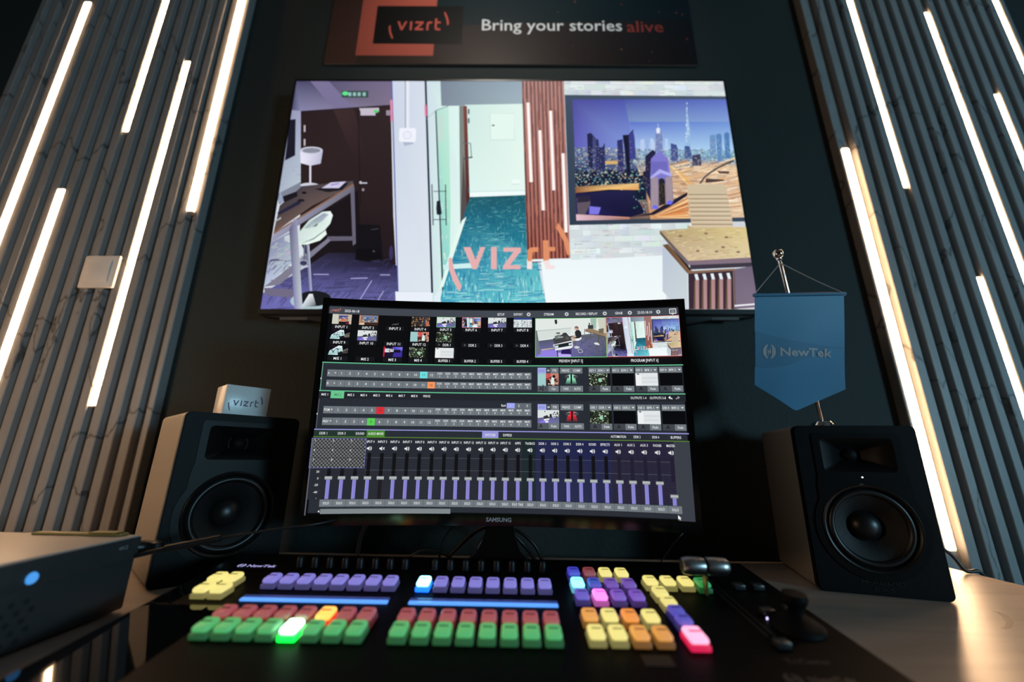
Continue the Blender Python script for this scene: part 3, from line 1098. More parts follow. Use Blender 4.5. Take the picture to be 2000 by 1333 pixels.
    tower([(852, 462), (870, 446), (886, 462), (884, 500), (854, 500)], (226, 232, 246))
    line((X(869), Y(452)), (X(867), Y(415)), 1, (200, 210, 240))
    tower([(930, 545), (950, 545), (958, 650), (932, 650)], (186, 206, 236))
    tower([(1114, 330), (1119, 225), (1124, 330), (1136, 400), (1148, 480), (1152, 620), (1112, 620)], (150, 186, 226))
    for k in range(int(26 * D)):
        t = rg.random()
        x, y = X(1119 + (rg.random() - 0.4) * 34 * t), Y(230 + 350 * t)
        rect(x - 0.8, y, x + 0.9, y + 2.6, (226, 240, 250), up=False)
    tower([(977, 585), (1030, 600), (1042, 690), (1036, 740), (980, 735)], (66, 84, 142), 16)
    tower([(1098, 608), (1140, 612), (1160, 670), (1160, 720), (1096, 720)], (62, 90, 146), 14)
    tower([(1165, 690), (1235, 680), (1245, 780), (1165, 780)], (62, 62, 92), 14)
    tower([(1316, 520), (1340, 510), (1365, 516), (1370, 690), (1320, 690)], (110, 150, 196), 20)
    tower([(1370, 512), (1400, 500), (1420, 516), (1420, 740), (1385, 740)], (92, 134, 188), 24, ((190, 220, 240), (60, 96, 150)))
    tower([(1440, 505), (1465, 488), (1486, 500), (1490, 720), (1452, 720)], (84, 128, 184), 20, ((190, 220, 240), (60, 96, 150)))
    tower([(252, 505), (285, 495), (330, 545), (335, 800), (262, 800)], (34, 36, 76), 20)
    tower([(300, 520), (330, 545), (335, 800), (300, 800)], (66, 72, 120), 14)
    tower([(330, 550), (350, 552), (356, 620), (385, 620), (405, 580), (410, 800), (330, 860)], (40, 46, 92), 18)
    tower([(512, 560), (560, 550), (575, 840), (520, 840)], (46, 50, 104), 20)
    tower([(560, 515), (612, 510), (650, 465), (665, 540), (675, 720), (625, 730), (628, 835), (596, 838), (575, 640)], (62, 66, 140), 16)
    tower([(560, 515), (612, 512), (626, 835), (596, 838), (580, 640)], (24, 24, 46))
    line((X(612), Y(520)), (X(655), Y(468)), 1.2, (40, 40, 80))
    tower([(735, 830), (790, 825), (800, 960), (740, 960)], (26, 28, 48), 16)
    tower([(755, 700), (820, 640), (850, 665), (820, 740), (820, 1130), (760, 1000)], (38, 36, 70), 16)
    tower([(806, 720), (880, 645), (955, 720), (970, 840), (1000, 1090), (935, 1120), (930, 940), (900, 890), (870, 940), (870, 1150), (800, 1160), (800, 870)], (128, 122, 206))
    tower([(800, 880), (868, 880), (868, 1150), (800, 1160)], (150, 134, 160))
    tower([(930, 880), (985, 870), (1000, 1085), (935, 1110)], (150, 134, 160))
    for k in range(9):
        xa = 806 + 7.2 * k
        line((X(xa), Y(880)), (X(xa), Y(1140)), 0.7, (226, 206, 190) if k % 2 else (70, 60, 96), up=(k == 0))
        xb = 932 + 6.4 * k
        line((X(xb), Y(880)), (X(xb + 10), Y(1090)), 0.7, (226, 206, 190) if k % 2 else (70, 60, 96), up=False)
    for k in range(14):
        line((X(812 + 10 * k), Y(745)), (X(812 + 10 * k), Y(850)), 0.8, (72, 66, 150), up=(k == 0))
    poly([(X(800), Y(880)), (X(880), Y(810)), (X(985), Y(850)), (X(985), Y(875)), (X(890), Y(845)), (X(800), Y(895))], (176, 176, 240))
    tower([(872, 900), (900, 886), (925, 905), (932, 1110), (872, 1130)], (40, 36, 40), 14, ((150, 140, 90), (96, 110, 70)))
    for x, y in ((840, 1140), (968, 1100)):
        ell(X(x), Y(y), 5, 4, (110, 110, 240))
    # ---- white counter floor, executive desk, chair
    poly([(1056, 512), (1300, 500), (1300, 612), (1068, 612)], [(238, 248, 250), (236, 246, 248), (244, 250, 252), (248, 252, 254)])
    P.layer += 1
    for k in range(22):
        ell(1031 + k * 3.9, 510 - 0.1 * k, 2.4, 2.6, (238, 246, 250), 8, up=False)
    poly([(1341, 366), (1346, 362), (1412, 362), (1417, 366), (1431, 440), (1431, 447), (1352, 449), (1349, 436)], [(208, 190, 160), (206, 188, 158), (214, 198, 170), (206, 190, 160), (214, 196, 168), (206, 186, 156), (206, 184, 152), (206, 184, 152)])
    for k in range(8):
        t = 0.23 + 0.10 * k
        xa, xb = 1342 + 9 * t, 1417 + 14 * t
        y = 363 + 83 * t
        poly([(xa, y - 1), (xb, y - 1), (xb, y + 1.4), (xa, y + 1.4)], [(172, 148, 118), (178, 156, 126), (150, 126, 100), (150, 126, 100)])
        poly([(xa, y + 1.4), (xb, y + 1.4), (xb, y + 5), (xa, y + 5)], [(224, 208, 180), (228, 212, 186), (212, 194, 164), (208, 190, 160)], up=False)
    poly([(1342, 441), (1354, 446), (1350, 452), (1342, 449)], (196, 170, 136))
    poly([(1288, 452), (1360, 447), (1458, 445), (1470, 505), (1344, 512)], [(176, 154, 116), (212, 194, 142), (222, 202, 140), (226, 208, 166), (214, 190, 160)])
    DQ = [(1288, 452), (1458, 446), (1470, 504), (1344, 511)]
    P.layer += 1
    for k in range(int(150 * D)):
        u, v = rg.random() * 0.9, rg.random()
        a, b = quad_pt(DQ, u, v), quad_pt(DQ, u + rg.uniform(0.03, 0.1), v)
        line(a, b, rg.uniform(0.6, 1.6), rg.choice([(198, 176, 122), (228, 212, 158), (186, 160, 112), (230, 214, 172), (212, 184, 138)]), up=False)
    for u, v in ((0.18, 0.2), (0.5, 0.15), (0.72, 0.3), (0.5, 0.75), (0.25, 0.7), (0.8, 0.8), (0.62, 0.62)):
        x, y = quad_pt(DQ, u, v)
        ell(x, y, 4, 2, (140, 108, 84), 10)
    poly([(1288, 452), (1344, 512), (1344, 524), (1288, 458)], [(104, 84, 66), (120, 112, 116), (112, 104, 116), (96, 76, 62)])
    poly([(1344, 511), (1472, 504), (1473, 514), (1344, 519)], (132, 112, 126))
    poly([(1346, 519), (1474, 514), (1475, 522), (1348, 528)], (62, 56, 68))
    poly([(1293, 480), (1304, 478), (1352, 532), (1342, 536)], [(98, 70, 52), (120, 88, 58), (140, 104, 72), (120, 90, 64)])
    poly([(1304, 478), (1311, 486), (1349, 527), (1346, 530)], (30, 26, 30))
    poly([(1293, 482), (1342, 536), (1343, 612), (1334, 612), (1293, 570)], [(186, 196, 216), (198, 210, 214), (206, 214, 220), (206, 216, 220), (196, 206, 216)])
    line((1342, 536), (1343, 612), 1.4, (230, 240, 246))
    poly([(1343, 534), (1434, 528), (1436, 612), (1344, 612)], (60, 42, 54))
    poly([(1343, 531), (1434, 526), (1434, 530), (1343, 536)], (136, 104, 84))
    for k in range(5):
        x = 1355 + 15.6 * k
        y = 537 - 0.5 * k
        poly([(x, y + 12), (x + 4, y + 12), (x + 3, 612), (x - 2, 612)], (110, 84, 70))
        poly([(x + 2, y + 10), (x + 9, y + 10), (x + 9, 612), (x + 2, 612)], [(176, 138, 136), (170, 132, 132), (184, 144, 144), (176, 138, 138)])
        poly([(x, y), (x + 6, y - 0.5), (x + 9, y + 11), (x + 3, y + 11)], (226, 240, 242))
    poly([(1433, 527), (1476, 520), (1482, 612), (1435, 612)], [(116, 102, 122), (112, 98, 120), (132, 116, 136), (126, 112, 130)])
    line((1431, 528), (1433, 612), 1.5, (150, 124, 110))
    poly([(1433, 597), (1482, 593), (1482, 596), (1433, 600)], (240, 240, 246))
    poly([(1440, 604), (1482, 601), (1482, 604), (1440, 607)], (210, 210, 214))


def office_logo(P):
    """the word mark laid over the picture"""
    c1, c2, c3 = (230, 176, 176), (226, 146, 104), (246, 226, 226)
    f = P.fix

    def L(pts, c):
        P.poly(pts, c)
    L([(905, 484), (919, 484), (929, 509), (938, 484), (948, 484), (931, 527), (923, 527)], c1)
    L([(959, 484), (970, 484), (970, 527), (959, 527)], c1)
    L([(983, 485), (1017, 485), (1017, 492), (996, 519), (1016, 519), (1016, 527), (982, 527), (982, 521), (1003, 493), (983, 493)], c1)
    L([(1030, 490), (1036, 485), (1051, 484), (1051, 493), (1040, 494), (1039, 511), (1030, 512)], c2)
    L([(1029, 512), (1039, 511), (1039, 527), (1029, 527)], c3)
    L([(1060, 471), (1071, 471), (1071, 484), (1084, 484), (1084, 492), (1072, 492), (1072, 509), (1061, 511)], c2)
    L([(1061, 511), (1072, 509), (1074, 519), (1084, 520), (1082, 527), (1066, 527)], c3)
    L([(876, 507), (882, 503), (888, 530), (902, 561), (897, 571), (884, 548), (877, 526)], c1)
    L([(1086, 446), (1090, 437), (1102, 455), (1111, 475), (1113, 500), (1107, 499), (1101, 474)], c2)


TV = Paint(1920, 1080)
TV.fix = tvfix
office(TV, 1.0)
office_logo(TV)
TV.build('screen', lambda x, y, k, l: ((x / 1920 - 0.5) * TW, -l, (0.5 - y / 1080) * TH), picture_mat('tv_picture', 1.0, 0.5, 0.06), tv)

# ---------------------------------------------------------------- desk
ROLL = R(1.05)
DESK = M((0, 0, EYE - 0.198), ry=ROLL)
desk = thing('desk', DESK, 'long light wooden desk under the loudspeakers and control panel', 'desk')
bm = new()
add_prism(bm, [[(-1.35, -0.15), (0.93, -0.15), (0.876, 0.932), (-1.35, 0.932)]], -0.028, 0.0)
fin(bm, 'desk_top', m_desk, desk)
bm = new()
add_polys(bm, [[(0.6785, 0.6635), (0.6798, 0.6577), (0.6702, 0.6418), (0.6496, 0.6191), (0.629, 0.6029), (0.6195, 0.5992), (0.6219, 0.5945), (0.6353, 0.6), (0.6625, 0.6215), (0.6822, 0.6443), (0.6874, 0.6581)]], 0.00025)
fin(bm, 'wood_knot', mat('dark_knot', (0.20, 0.155, 0.12), 0.45), desk)
for x in (-1.25, 0.80):
    bm = new()
    add_box(bm, (x - 0.02, -0.05, -0.715 - (0.02 if x > 0 else 0) + 0.0), (x + 0.02, 0.85, -0.0285), 0.002, 1)
    o = fin(bm, 'leg', m_black, desk)

# ---------------------------------------------------------------- curved monitor
MW, MH, MR = 0.5977, 0.3362, 1.8
mm = Matrix.Translation((-0.0189, 0.6934, 0.0809 + EYE)) @ Matrix.Rotation(-0.0262, 4, 'Z') @ Matrix.Rotation(0.0134, 4, 'Y') @ Matrix.Rotation(0.0688, 4, 'X')
mon = thing('curved_monitor', mm, 'curved black desktop monitor showing a video mixing interface', 'monitor')
NC = 24


def curve(x, d=0.0):
    """a point on the curved face; d = depth behind it"""
    a = x / MR
    return (math.sin(a) * (MR + d), -(MR - MR * math.cos(a)) + d * math.cos(a))


def mon_map(x, y, k, l):
    t = x / 1920 * NC - k
    xa, xb = (k / NC - 0.5) * MW, ((k + 1) / NC - 0.5) * MW
    pa, pb = curve(xa, -l), curve(xb, -l)
    return (pa[0] + (pb[0] - pa[0]) * t, pa[1] + (pb[1] - pa[1]) * t, (0.5 - y / 1080) * MH)


def curved_slab(bm, x0, x1, z0, z1, d0, d1, n=24, mi=0):
    ring = []
    for k in range(n + 1):
        x = x0 + (x1 - x0) * k / n
        a, b = curve(x, d0), curve(x, d1)
        ring.append([bm.verts.new((a[0], a[1], z0)), bm.verts.new((b[0], b[1], z0)), bm.verts.new((b[0], b[1], z1)), bm.verts.new((a[0], a[1], z1))])
    for p, q in zip(ring, ring[1:]):
        for k in range(4):
            bm.faces.new([p[k], p[(k + 1) % 4], q[(k + 1) % 4], q[k]]).material_index = mi
    bm.faces.new(ring[0])
    bm.faces.new(ring[-1][::-1])


hx, hz = MW / 2, MH / 2
bm = new()
curved_slab(bm, -hx - 0.0105, hx + 0.0105, hz + 0.0003, hz + 0.0135, -0.004, 0.014)
curved_slab(bm, -hx - 0.0105, hx + 0.0105, -hz - 0.0185, -hz - 0.0003, -0.004, 0.014)
curved_slab(bm, -hx - 0.0105, -hx - 0.0003, -hz, hz, -0.004, 0.014, 2)
curved_slab(bm, hx + 0.0003, hx + 0.0105, -hz, hz, -0.004, 0.014, 2)
fin(bm, 'bezel', m_gloss, mon)
bm = new()
curved_slab(bm, -hx - 0.0115, hx + 0.0115, -hz - 0.0195, hz + 0.0145, 0.0142, 0.022)
curved_slab(bm, -hx + 0.03, hx - 0.03, -hz + 0.01, hz - 0.02, 0.0222, 0.045)
fin(bm, 'back_shell', m_gunmetal, mon)
bm = new()
cy = curve(0)[1]
add_text(bm, 'SAMSUNG', 0.0, -hz - 0.0118, 0.0062, width=0.040, align='C', mtx=M((0, cy - 0.0045, 0), rx=R(90)))
fin(bm, 'logo_text', mat('logo_grey', (0.45, 0.45, 0.48), 0.4), mon)

UI = Paint(1920, 1080, cols=NC, step=2.0e-5)


def ui():
    P = UI
    BG, DK, BT, WH = (40, 44, 52), (9, 9, 12), (112, 120, 126), (232, 234, 236)

    def mini(x0, y0, x1, y1, kind, seed=0):
        rs = random.Random(seed + 11)
        w, h = x1 - x0, y1 - y0

        def pr(a, b, c, d, col):
            P.rect(x0 + a * w, y0 + b * h, x0 + c * w, y0 + d * h, col)

        def blobs(n, cols, s=0.08, box=(0, 0, 1, 1)):
            P.layer += 1
            for k in range(n):
                a = box[0] + rs.random() * (box[2] - box[0])
                b = box[1] + rs.random() * (box[3] - box[1])
                sw_, sh = s * rs.uniform(0.4, 1.2), s * rs.uniform(0.6, 1.6)
                P.rect(x0 + max(0, a - sw_) * w, y0 + max(0, b - sh) * h, x0 + min(1, a + sw_) * w, y0 + min(1, b + sh) * h, rs.choice(cols), up=False)
        if kind == 'city':
            pr(0, 0, 1, 1, (190, 176, 160))
            pr(0, 0, 0.3, 1, (206, 204, 190))
            pr(0.33, 0.12, 0.82, 0.5, (70, 84, 150))
            blobs(26, [(230, 190, 150), (90, 90, 130), (200, 130, 90), (60, 60, 90)], 0.04, (0.35, 0.3, 0.8, 0.7))
            pr(0.42, 0.5, 0.72, 0.72, (206, 120, 84))
            pr(0.35, 0.75, 0.8, 1, (24, 16, 22))
            pr(0.72, 0.7, 0.92, 1, (96, 30, 50))
            pr(0.88, 0.05, 1, 0.95, (200, 186, 160))
        elif kind == 'room':
            pr(0, 0, 1, 1, (150, 110, 80))
            pr(0.16, 0.05, 0.94, 0.7, (110, 130, 170))
            blobs(40, [(210, 170, 110), (80, 90, 120), (60, 54, 50), (226, 190, 130)], 0.05, (0.18, 0.25, 0.92, 0.75))
            pr(0.2, 0.74, 1, 1, (60, 40, 30))
            pr(0, 0.78, 0.28, 1, (216, 196, 170))
            pr(0, 0.05, 0.07, 0.9, (206, 150, 130))
        elif kind == 'crowd':
            pr(0, 0, 1, 1, (52, 42, 36))
            blobs(90, [(160, 120, 80), (110, 110, 100), (40, 34, 30), (200, 180, 150), (60, 66, 70), (170, 90, 60)], 0.035)
            pr(0.62, 0.2, 0.74, 0.8, (50, 60, 84))
            pr(0.8, 0.45, 0.95, 0.95, (190, 110, 80))
        elif kind == 'office':
            pr(0, 0, 1, 1, (220, 226, 226))
            P.poly([(x0, y0 + .62 * h), (x0 + w, y0 + .42 * h), (x1, y1), (x0, y1)], [(96, 98, 130), (90, 96, 120), (110, 114, 150), (116, 106, 190)])
            pr(0.32, 0.06, 0.36, 0.16, (40, 40, 40))
            P.poly([(x0 + .26 * w, y0 + .5 * h), (x0 + .45 * w, y0 + .38 * h), (x0 + .56 * w, y0 + .62 * h), (x0 + .32 * w, y0 + .72 * h)], (48, 50, 54))
            P.poly([(x0 + .28 * w, y0 + .7 * h), (x0 + .54 * w, y0 + .62 * h), (x0 + .54 * w, y0 + .76 * h), (x0 + .3 * w, y0 + .84 * h)], (226, 230, 236))
            pr(0.56, 0.3, 0.66, 0.58, (40, 40, 46))
            blobs(26, [(96, 84, 70), (70, 64, 60), (206, 206, 200), (40, 40, 44)], 0.03, (0.7, 0.12, 0.98, 0.6))
            P.poly([(x0 + .05 * w, y1), (x0 + .2 * w, y0 + .82 * h), (x0 + .5 * w, y0 + .86 * h), (x0 + .5 * w, y1)], (136, 120, 226))
            pr(0.36, 0.84, 0.5, 0.96, (246, 240, 255))
        elif kind == 'hall':
            pr(0, 0, 1, 1, (210, 218, 222))
            pr(0, 0, 1, 0.2, (50, 70, 130))
            blobs(70, [(110, 120, 120), (60, 66, 70), (230, 236, 236), (150, 160, 160)], 0.03, (0, 0.3, 1, 0.95))
            pr(0.32, 0.2, 0.36, 0.95, (240, 244, 244))
            pr(0.82, 0.2, 0.86, 0.95, (240, 244, 244))
        elif kind == 'print':
            pr(0, 0, 1, 1, (10, 9, 20))
            P.line((x0 + .1 * w, y0 + .04 * h), (x0 + .5 * w, y0 + .2 * h), 2, (90, 40, 60))
            P.poly([(x0, y0 + .95 * h), (x0 + .06 * w, y0 + .55 * h), (x0 + .5 * w, y0 + .02 * h), (x0 + .68 * w, y0 + .05 * h), (x0 + .74 * w, y0 + .62 * h), (x0 + .5 * w, y0 + .95 * h)], [(150, 190, 190), (190, 220, 220), (226, 240, 240), (226, 240, 240), (180, 216, 216), (206, 236, 236)])
            blobs(20, [(60, 90, 100), (110, 140, 146), (30, 40, 46)], 0.035, (0.15, 0.3, 0.66, 0.75))
            P.poly([(x0 + .48 * w, y0 + .7 * h), (x0 + .72 * w, y0 + .58 * h), (x0 + .72 * w, y0 + .86 * h), (x0 + .5 * w, y0 + .96 * h)], (24, 26, 32))
            for k in range(5):
                P.line((x0 + .74 * w, y0 + (.5 + .06 * k) * h), (x0 + w, y0 + (.3 + .1 * k) * h), 2.4, rs.choice([(110, 100, 90), (70, 66, 60), (150, 140, 120)]))
        elif kind == 'stage':
            pr(0, 0, 1, 1, (60, 40, 40))
            pr(0, 0, 0.4, 1, (150, 196, 196))
            for k in range(6):
                pr(0.03 + .06 * k, 0.05, 0.05 + .06 * k, 0.9, (176, 216, 214))
            pr(0.4, 0, 0.62, 0.5, (206, 84, 84))
            pr(0.62, 0, 1, 0.9, (196, 130, 110))
            blobs(34, [(20, 16, 20), (60, 40, 40), (200, 160, 140), (110, 60, 56)], 0.05, (0.42, 0.3, 1, 1))
            P.poly([(x0 + .62 * w, y0 + .9 * h), (x0 + .66 * w, y0 + .3 * h), (x0 + .78 * w, y0 + .3 * h), (x0 + .8 * w, y0 + .9 * h)], (214, 236, 232))
            P.ell(x0 + .78 * w, y0 + .25 * h, .07 * w, .12 * h, (20, 16, 18))
        elif kind == 'leaves':
            pr(0, 0, 1, 1, (34, 40, 30))
            blobs(150, [(150, 160, 140), (96, 110, 84), (60, 70, 52), (20, 24, 18), (196, 204, 186), (84, 110, 80), (20, 24, 20)], 0.035)
            P.ell(x0 + .52 * w, y0 + .55 * h, .08 * w, .16 * h, (150, 210, 170))
            pr(0.86, 0, 1, 1, (16, 18, 14))
        elif kind == 'violet':
            pr(0, 0, 1, 1, (60, 46, 150))
            P.poly([(x0, y0), (x0 + .1 * w, y0), (x0 + .1 * w, y1), (x0, y1)], (196, 30, 60))
            P.poly([(x0 + .4 * w, y0), (x1, y0), (x1, y0 + .35 * h), (x0 + .5 * w, y0 + .4 * h)], [(70, 60, 180), (140, 130, 240), (110, 100, 220), (90, 80, 190)])
            P.poly([(x0 + .1 * w, y0), (x0 + .45 * w, y0), (x0 + .6 * w, y0 + .4 * h), (x0 + .5 * w, y1), (x0 + .06 * w, y1)], (24, 16, 40))
            pr(0.08, 0.18, 0.34, 0.55, (214, 220, 226))
            pr(0.36, 0.2, 0.54, 0.5, (190, 194, 206))
            blobs(16, [(30, 30, 40), (90, 90, 110), (236, 236, 240)], 0.03, (0.12, 0.25, 0.5, 0.5))
            pr(0.58, 0.28, 0.9, 0.56, (20, 16, 40))
        elif kind == 'doc':
            pr(0, 0, 1, 1, (226, 230, 232))
            pr(0.02, 0.15, 0.25, 0.97, (238, 240, 240))
            pr(0.3, 0.3, 0.98, 0.5, (214, 220, 222))
            pr(0.3, 0.6, 0.98, 0.8, (216, 222, 224))
            P.ell(x0 + .12 * w, y0 + .08 * h, .05 * w, .05 * h, (60, 66, 60))

    P.rect(0, 0, 1920, 1080, BG)
    P.rect(0, 0, 1920, 41, (66, 71, 80))
    P.rect(0, 41, 1920, 318, DK)
    P.layer += 1
    P.viz(15, 28, 10, (240, 136, 116), sx=0.76)
    P.text('2025-06-18', 121, 30, 15, WH, width=78)

    def gear(x):
        P.layer += 1
        for k in range(8):
            a = k * math.pi / 4
            P.line((x + 7 * math.cos(a), 22 + 7 * math.sin(a)), (x + 11.5 * math.cos(a), 22 + 11.5 * math.sin(a)), 4.4, (214, 218, 220), up=False)
        P.ell(x, 22, 8.5, 8.5, (214, 218, 220), 16)
        P.ell(x, 22, 4.6, 4.6, (66, 71, 80), 12)
    for s, x, w in (('SETUP', 952, 40), ('EXPORT', 1050, 50), ('STREAM', 1222, 54), ('RECORD / REPLAY', 1433, 120), ('GRAB', 1608, 40), ('23:55:18:10', 1746, 78)):
        P.text(s, x, 29, 15, WH, width=w)
    for x in (1109, 1322, 1532, 1667, 1817):
        gear(x)
    P.poly(rrect(1874, 6, 1910, 36, 5, 3), (226, 228, 230))
    P.poly([(1884, 34), (1898, 34), (1891, 42)], (226, 228, 230))
    P.poly(rrect(1878, 10, 1906, 32, 3, 3), (66, 71, 80))
    for k in range(4):
        P.rect(1883, 13 + 5 * k, 1901, 15.5 + 5 * k, (220, 222, 224), up=False)

    # input grid
    cx = [72, 216, 362, 502, 644, 787, 932, 1076]
    kinds = [['city', 'room', None, 'crowd', 'office', 'tv', 'office', 'hall'],
             ['print', 'office', None, 'stage', 'leaves', None, None, None],
             ['print', None, 'violet', 'leaves', 'doc', None, None, None]]
    names = [['INPUT 1', 'INPUT 2', 'INPUT 3', 'INPUT 4', 'INPUT 5', 'INPUT 6', 'INPUT 7', 'INPUT 8'],
             ['INPUT 9', 'INPUT 10', 'INPUT 11', 'INPUT 12', 'DDR 1', 'DDR 2', 'DDR 3', 'DDR 4'],
             ['M/E 1', 'M/E 2', 'M/E 3', 'M/E 4', 'BUFFER 1', 'BUFFER 2', 'BUFFER 3', 'BUFFER 4']]
    for r in range(3):
        y0 = (44, 133, 222)[r]
        for c in range(8):
            x0, x1 = cx[c] - 51, cx[c] + 51
            P.rect(x0, y0 + 59, x1, y0 + 84, (20, 21, 25))
            if r == 0 and c in (4, 5):
                P.rect(x0 - 2, y0 - 2, x1 + 2, y0 + 58, (110, 196, 120) if c == 4 else (214, 110, 110))
            k = kinds[r][c]
            if k == 'tv':
                sub(x0, y0, x1, y0 + 56, 0.06)
            elif k:
                mini(x0, y0, x1, y0 + 56, k, r * 8 + c)
            nm = names[r][c]
            if nm == 'INPUT 3':
                P.layer += 1
                P.viz(cx[c] - 12, y0 + 50, 5, (150, 140, 140))
            if nm.startswith('DDR'):
                P.poly([(cx[c] - 36, y0 + 64), (cx[c] - 24, y0 + 71.5), (cx[c] - 36, y0 + 79)], (84, 84, 88))
                P.text(nm, cx[c] + 10, y0 + 79, 15, WH, width=42)
            else:
                P.text(nm, cx[c], y0 + 79, 15, WH, width=9.0 * len(nm) if 'INPUT' in nm else (40 if 'M/E' in nm else 62))
    P.rect(1146, 49, 1535, 271, (120, 206, 130))
    mini(1149, 52, 1532, 268, 'blank')
    big_office(P, 1149, 52, 1532, 268)
    P.rect(1535, 49, 1919, 271, (220, 120, 120))
    sub(1538, 52, 1916, 268, 0.3)
    P.text('PREVIEW [INPUT 5]', 1340, 299, 16, WH, width=128)
    P.text('PROGRAM [INPUT 6]', 1728, 299, 16, WH, width=140)
    P.rect(0, 316, 1920, 321, (104, 196, 150))

    row_names = [str(k) for k in range(1, 13)] + ['DDR\n%d' % k for k in range(1, 5)] + ['M/E\n%d' % k for k in range(1, 9)]

    def row(y0, y1, head, hot=None, hc=None):
        P.rect(30, y0, 1126, y1, (92, 100, 106))
        w0 = 52
        n = 24
        w = (1126 - 30 - w0) / n
        P.rect(32, y0 + 1, 30 + w0 - 2, y1 - 1, BT)
        P.text(head, 34, (y0 + y1) / 2 + 6, 13, WH, 'L', width=(9 if len(head) == 1 else 28))
        P.poly([(30 + w0 - 15, y0 + 15), (30 + w0 - 5, y0 + 15), (30 + w0 - 10, y0 + 21)], WH)
        P.layer += 1
        for k in range(n):
            a = 30 + w0 + k * w
            hotk = (hot == k)
            P.rect(a + 1, y0 + 1, a + w - 1.5, y1 - 1, hc if hotk else BT, up=False)
        P.layer += 1
        for k in range(n):
            a = 30 + w0 + (k + 0.5) * w
            nm = row_names[k]
            col = (40, 44, 48) if hot == k else WH
            if '\n' in nm:
                q = nm.split('\n')
                P.text(q[0], a, y0 + 15, 10.5, col, width=25, up=False)
                P.text(q[1], a, y0 + 30, 10.5, col, up=False)
            else:
                P.text(nm, a, (y0 + y1) / 2 + 6, 13, col, up=False)
    row(356, 394, 'A', 10, (110, 220, 220))
    row(411, 448, 'B', 11, (244, 150, 96))
    row(549, 587, 'PGM', 5, (222, 44, 54))
    row(608, 647, 'PREV', 4, (90, 206, 84))
    P.rect(2, 320, 7, 470, (104, 150, 130))
    P.rect(2, 510, 7, 664, (84, 88, 96))
    for y in (405, 590, 920):
        P.poly([(0, y - 5), (6, y), (0, y + 5)], WH)
    P.rect(0, 467, 1920, 472, (104, 196, 150))
    P.rect(0, 472, 1920, 508, (34, 36, 43))
    P.rect(60, 472, 128, 508, (104, 196, 140))
    for k, s in enumerate(['M/E 1', 'M/E 2', 'M/E 3', 'M/E 4', 'M/E 5', 'M/E 6', 'M/E 7', 'M/E 8', 'PREVIZ']):
        P.text(s, 30 + 66.5 * k, 495, 12.5, WH if k != 1 else (60, 120, 90), width=33 if k < 8 else 38)
    P.text('OUTPUTS 1-4', 1686, 496, 13, WH, width=80)
    P.text('OUTPUTS 5-8', 1783, 496, 13, WH, width=80)
    for x, s, c in ((1845, 1, WH), (1882, -1, (150, 152, 156))):
        P.poly([(x - 10 * s, 488), (x, 479), (x, 497)], c)
        P.line((x, 488), (x + 10 * s, 496), 5, c)

    def mixblock(y, key, tint, kind1, seed):
        def btn(x0, x1, ya, yb, s, col=BT, tc=WH, w=None, h=12.5):
            P.rect(x0, ya, x1, yb, col)
            P.text(s, (x0 + x1) / 2, (ya + yb) / 2 + 6, h, tc, width=w)
        btn(1159, 1205, y, y + 31, 'BKGD', (160, 166, 230), (120, 124, 190), 30)
        btn(1206, 1228, y, y + 31, '', (70, 76, 82))
        P.ell(1217, y + 15.5, 6.5, 4, WH, 12)
        P.ell(1217, y + 15.5, 2.4, 2.4, (60, 60, 66), 8)
        btn(1229, 1272, y, y + 31, 'FTB', w=20)
        btn(1280, 1340, y, y + 31, 'PREVIZ', w=40)
        btn(1341, 1400, y, y + 31, 'COMP', w=38)
        mini(1159, y + 31, 1272, y + 98, kind1, seed)
        P.rect(1159, y + 98, 1216, y + 129, (84, 90, 96))
        P.text('A', 1176, y + 124, 22, (20, 20, 22))
        if key == 'KEY':
            P.text('B', 1204, y + 122, 20, (60, 64, 66))
            P.rect(1186, y + 92, 1190, y + 126, (16, 16, 18))
        btn(1217, 1272, y + 98, y + 129, 'Cut' if key == 'KEY' else 'Fade', w=20 if key == 'KEY' else 28)
        btn(1280, 1340, y + 98, y + 129, 'TAKE', w=28)
        btn(1341, 1401, y + 98, y + 129, 'AUTO', w=34)
        # slider handle of the mix lever
        P.poly([(1318, y + 58), (1360, y + 58), (1370, y + 90), (1308, y + 90)], [tint, tint, BG, BG])
        P.poly([(1303, y + 46), (1330, y + 38), (1350, y + 38), (1377, y + 46), (1377, y + 52), (1350, y + 60), (1330, y + 60), (1303, y + 52)], [(60, 62, 66), (206, 210, 212), (206, 210, 212), (60, 62, 66), (60, 62, 66), (150, 154, 156), (150, 154, 156), (60, 62, 66)])
        P.rect(1328, y + 37, 1352, y + 62, tint)
        P.rect(1336, y + 36, 1344, y + 86, (10, 10, 12))
        for k in range(4):
            x0 = 1433 + 121.5 * k
            src = ['DDR 1', 'DDR 2', 'BFR 1', 'BFR 2'][k]
            btn(x0, x0 + 41, y, y + 31, '%s %d' % (key, k + 1), w=31, h=12)
            P.rect(x0 + 42, y, x0 + 113, y + 31, BT)
            P.text(src, x0 + 66, y + 21.5, 12, WH, width=34)
            P.poly([(x0 + 94, y + 12), (x0 + 108, y + 12), (x0 + 101, y + 20)], WH)
            P.rect(x0, y + 31, x0 + 113, y + 98, (4, 4, 6))
            if k == 0:
                mini(x0, y + 31, x0 + 113, y + 98, 'leaves', seed + 3)
            if k == 2:
                mini(x0, y + 31, x0 + 113, y + 98, 'doc', seed + 4)
            P.rect(x0, y + 98, x0 + 57, y + 129, (66, 70, 76))
            P.text('A', x0 + 25, y + 123, 21, (18, 18, 20))
            btn(x0 + 58, x0 + 113, y + 98, y + 129, 'Fade', w=27)
    mixblock(329, 'KEY', (150, 230, 190), 'stage', 5)
    mixblock(525, 'DSK', (226, 40, 54), 'office', 9)
    P.text('Bank', 978, 540, 13, WH, width=26)
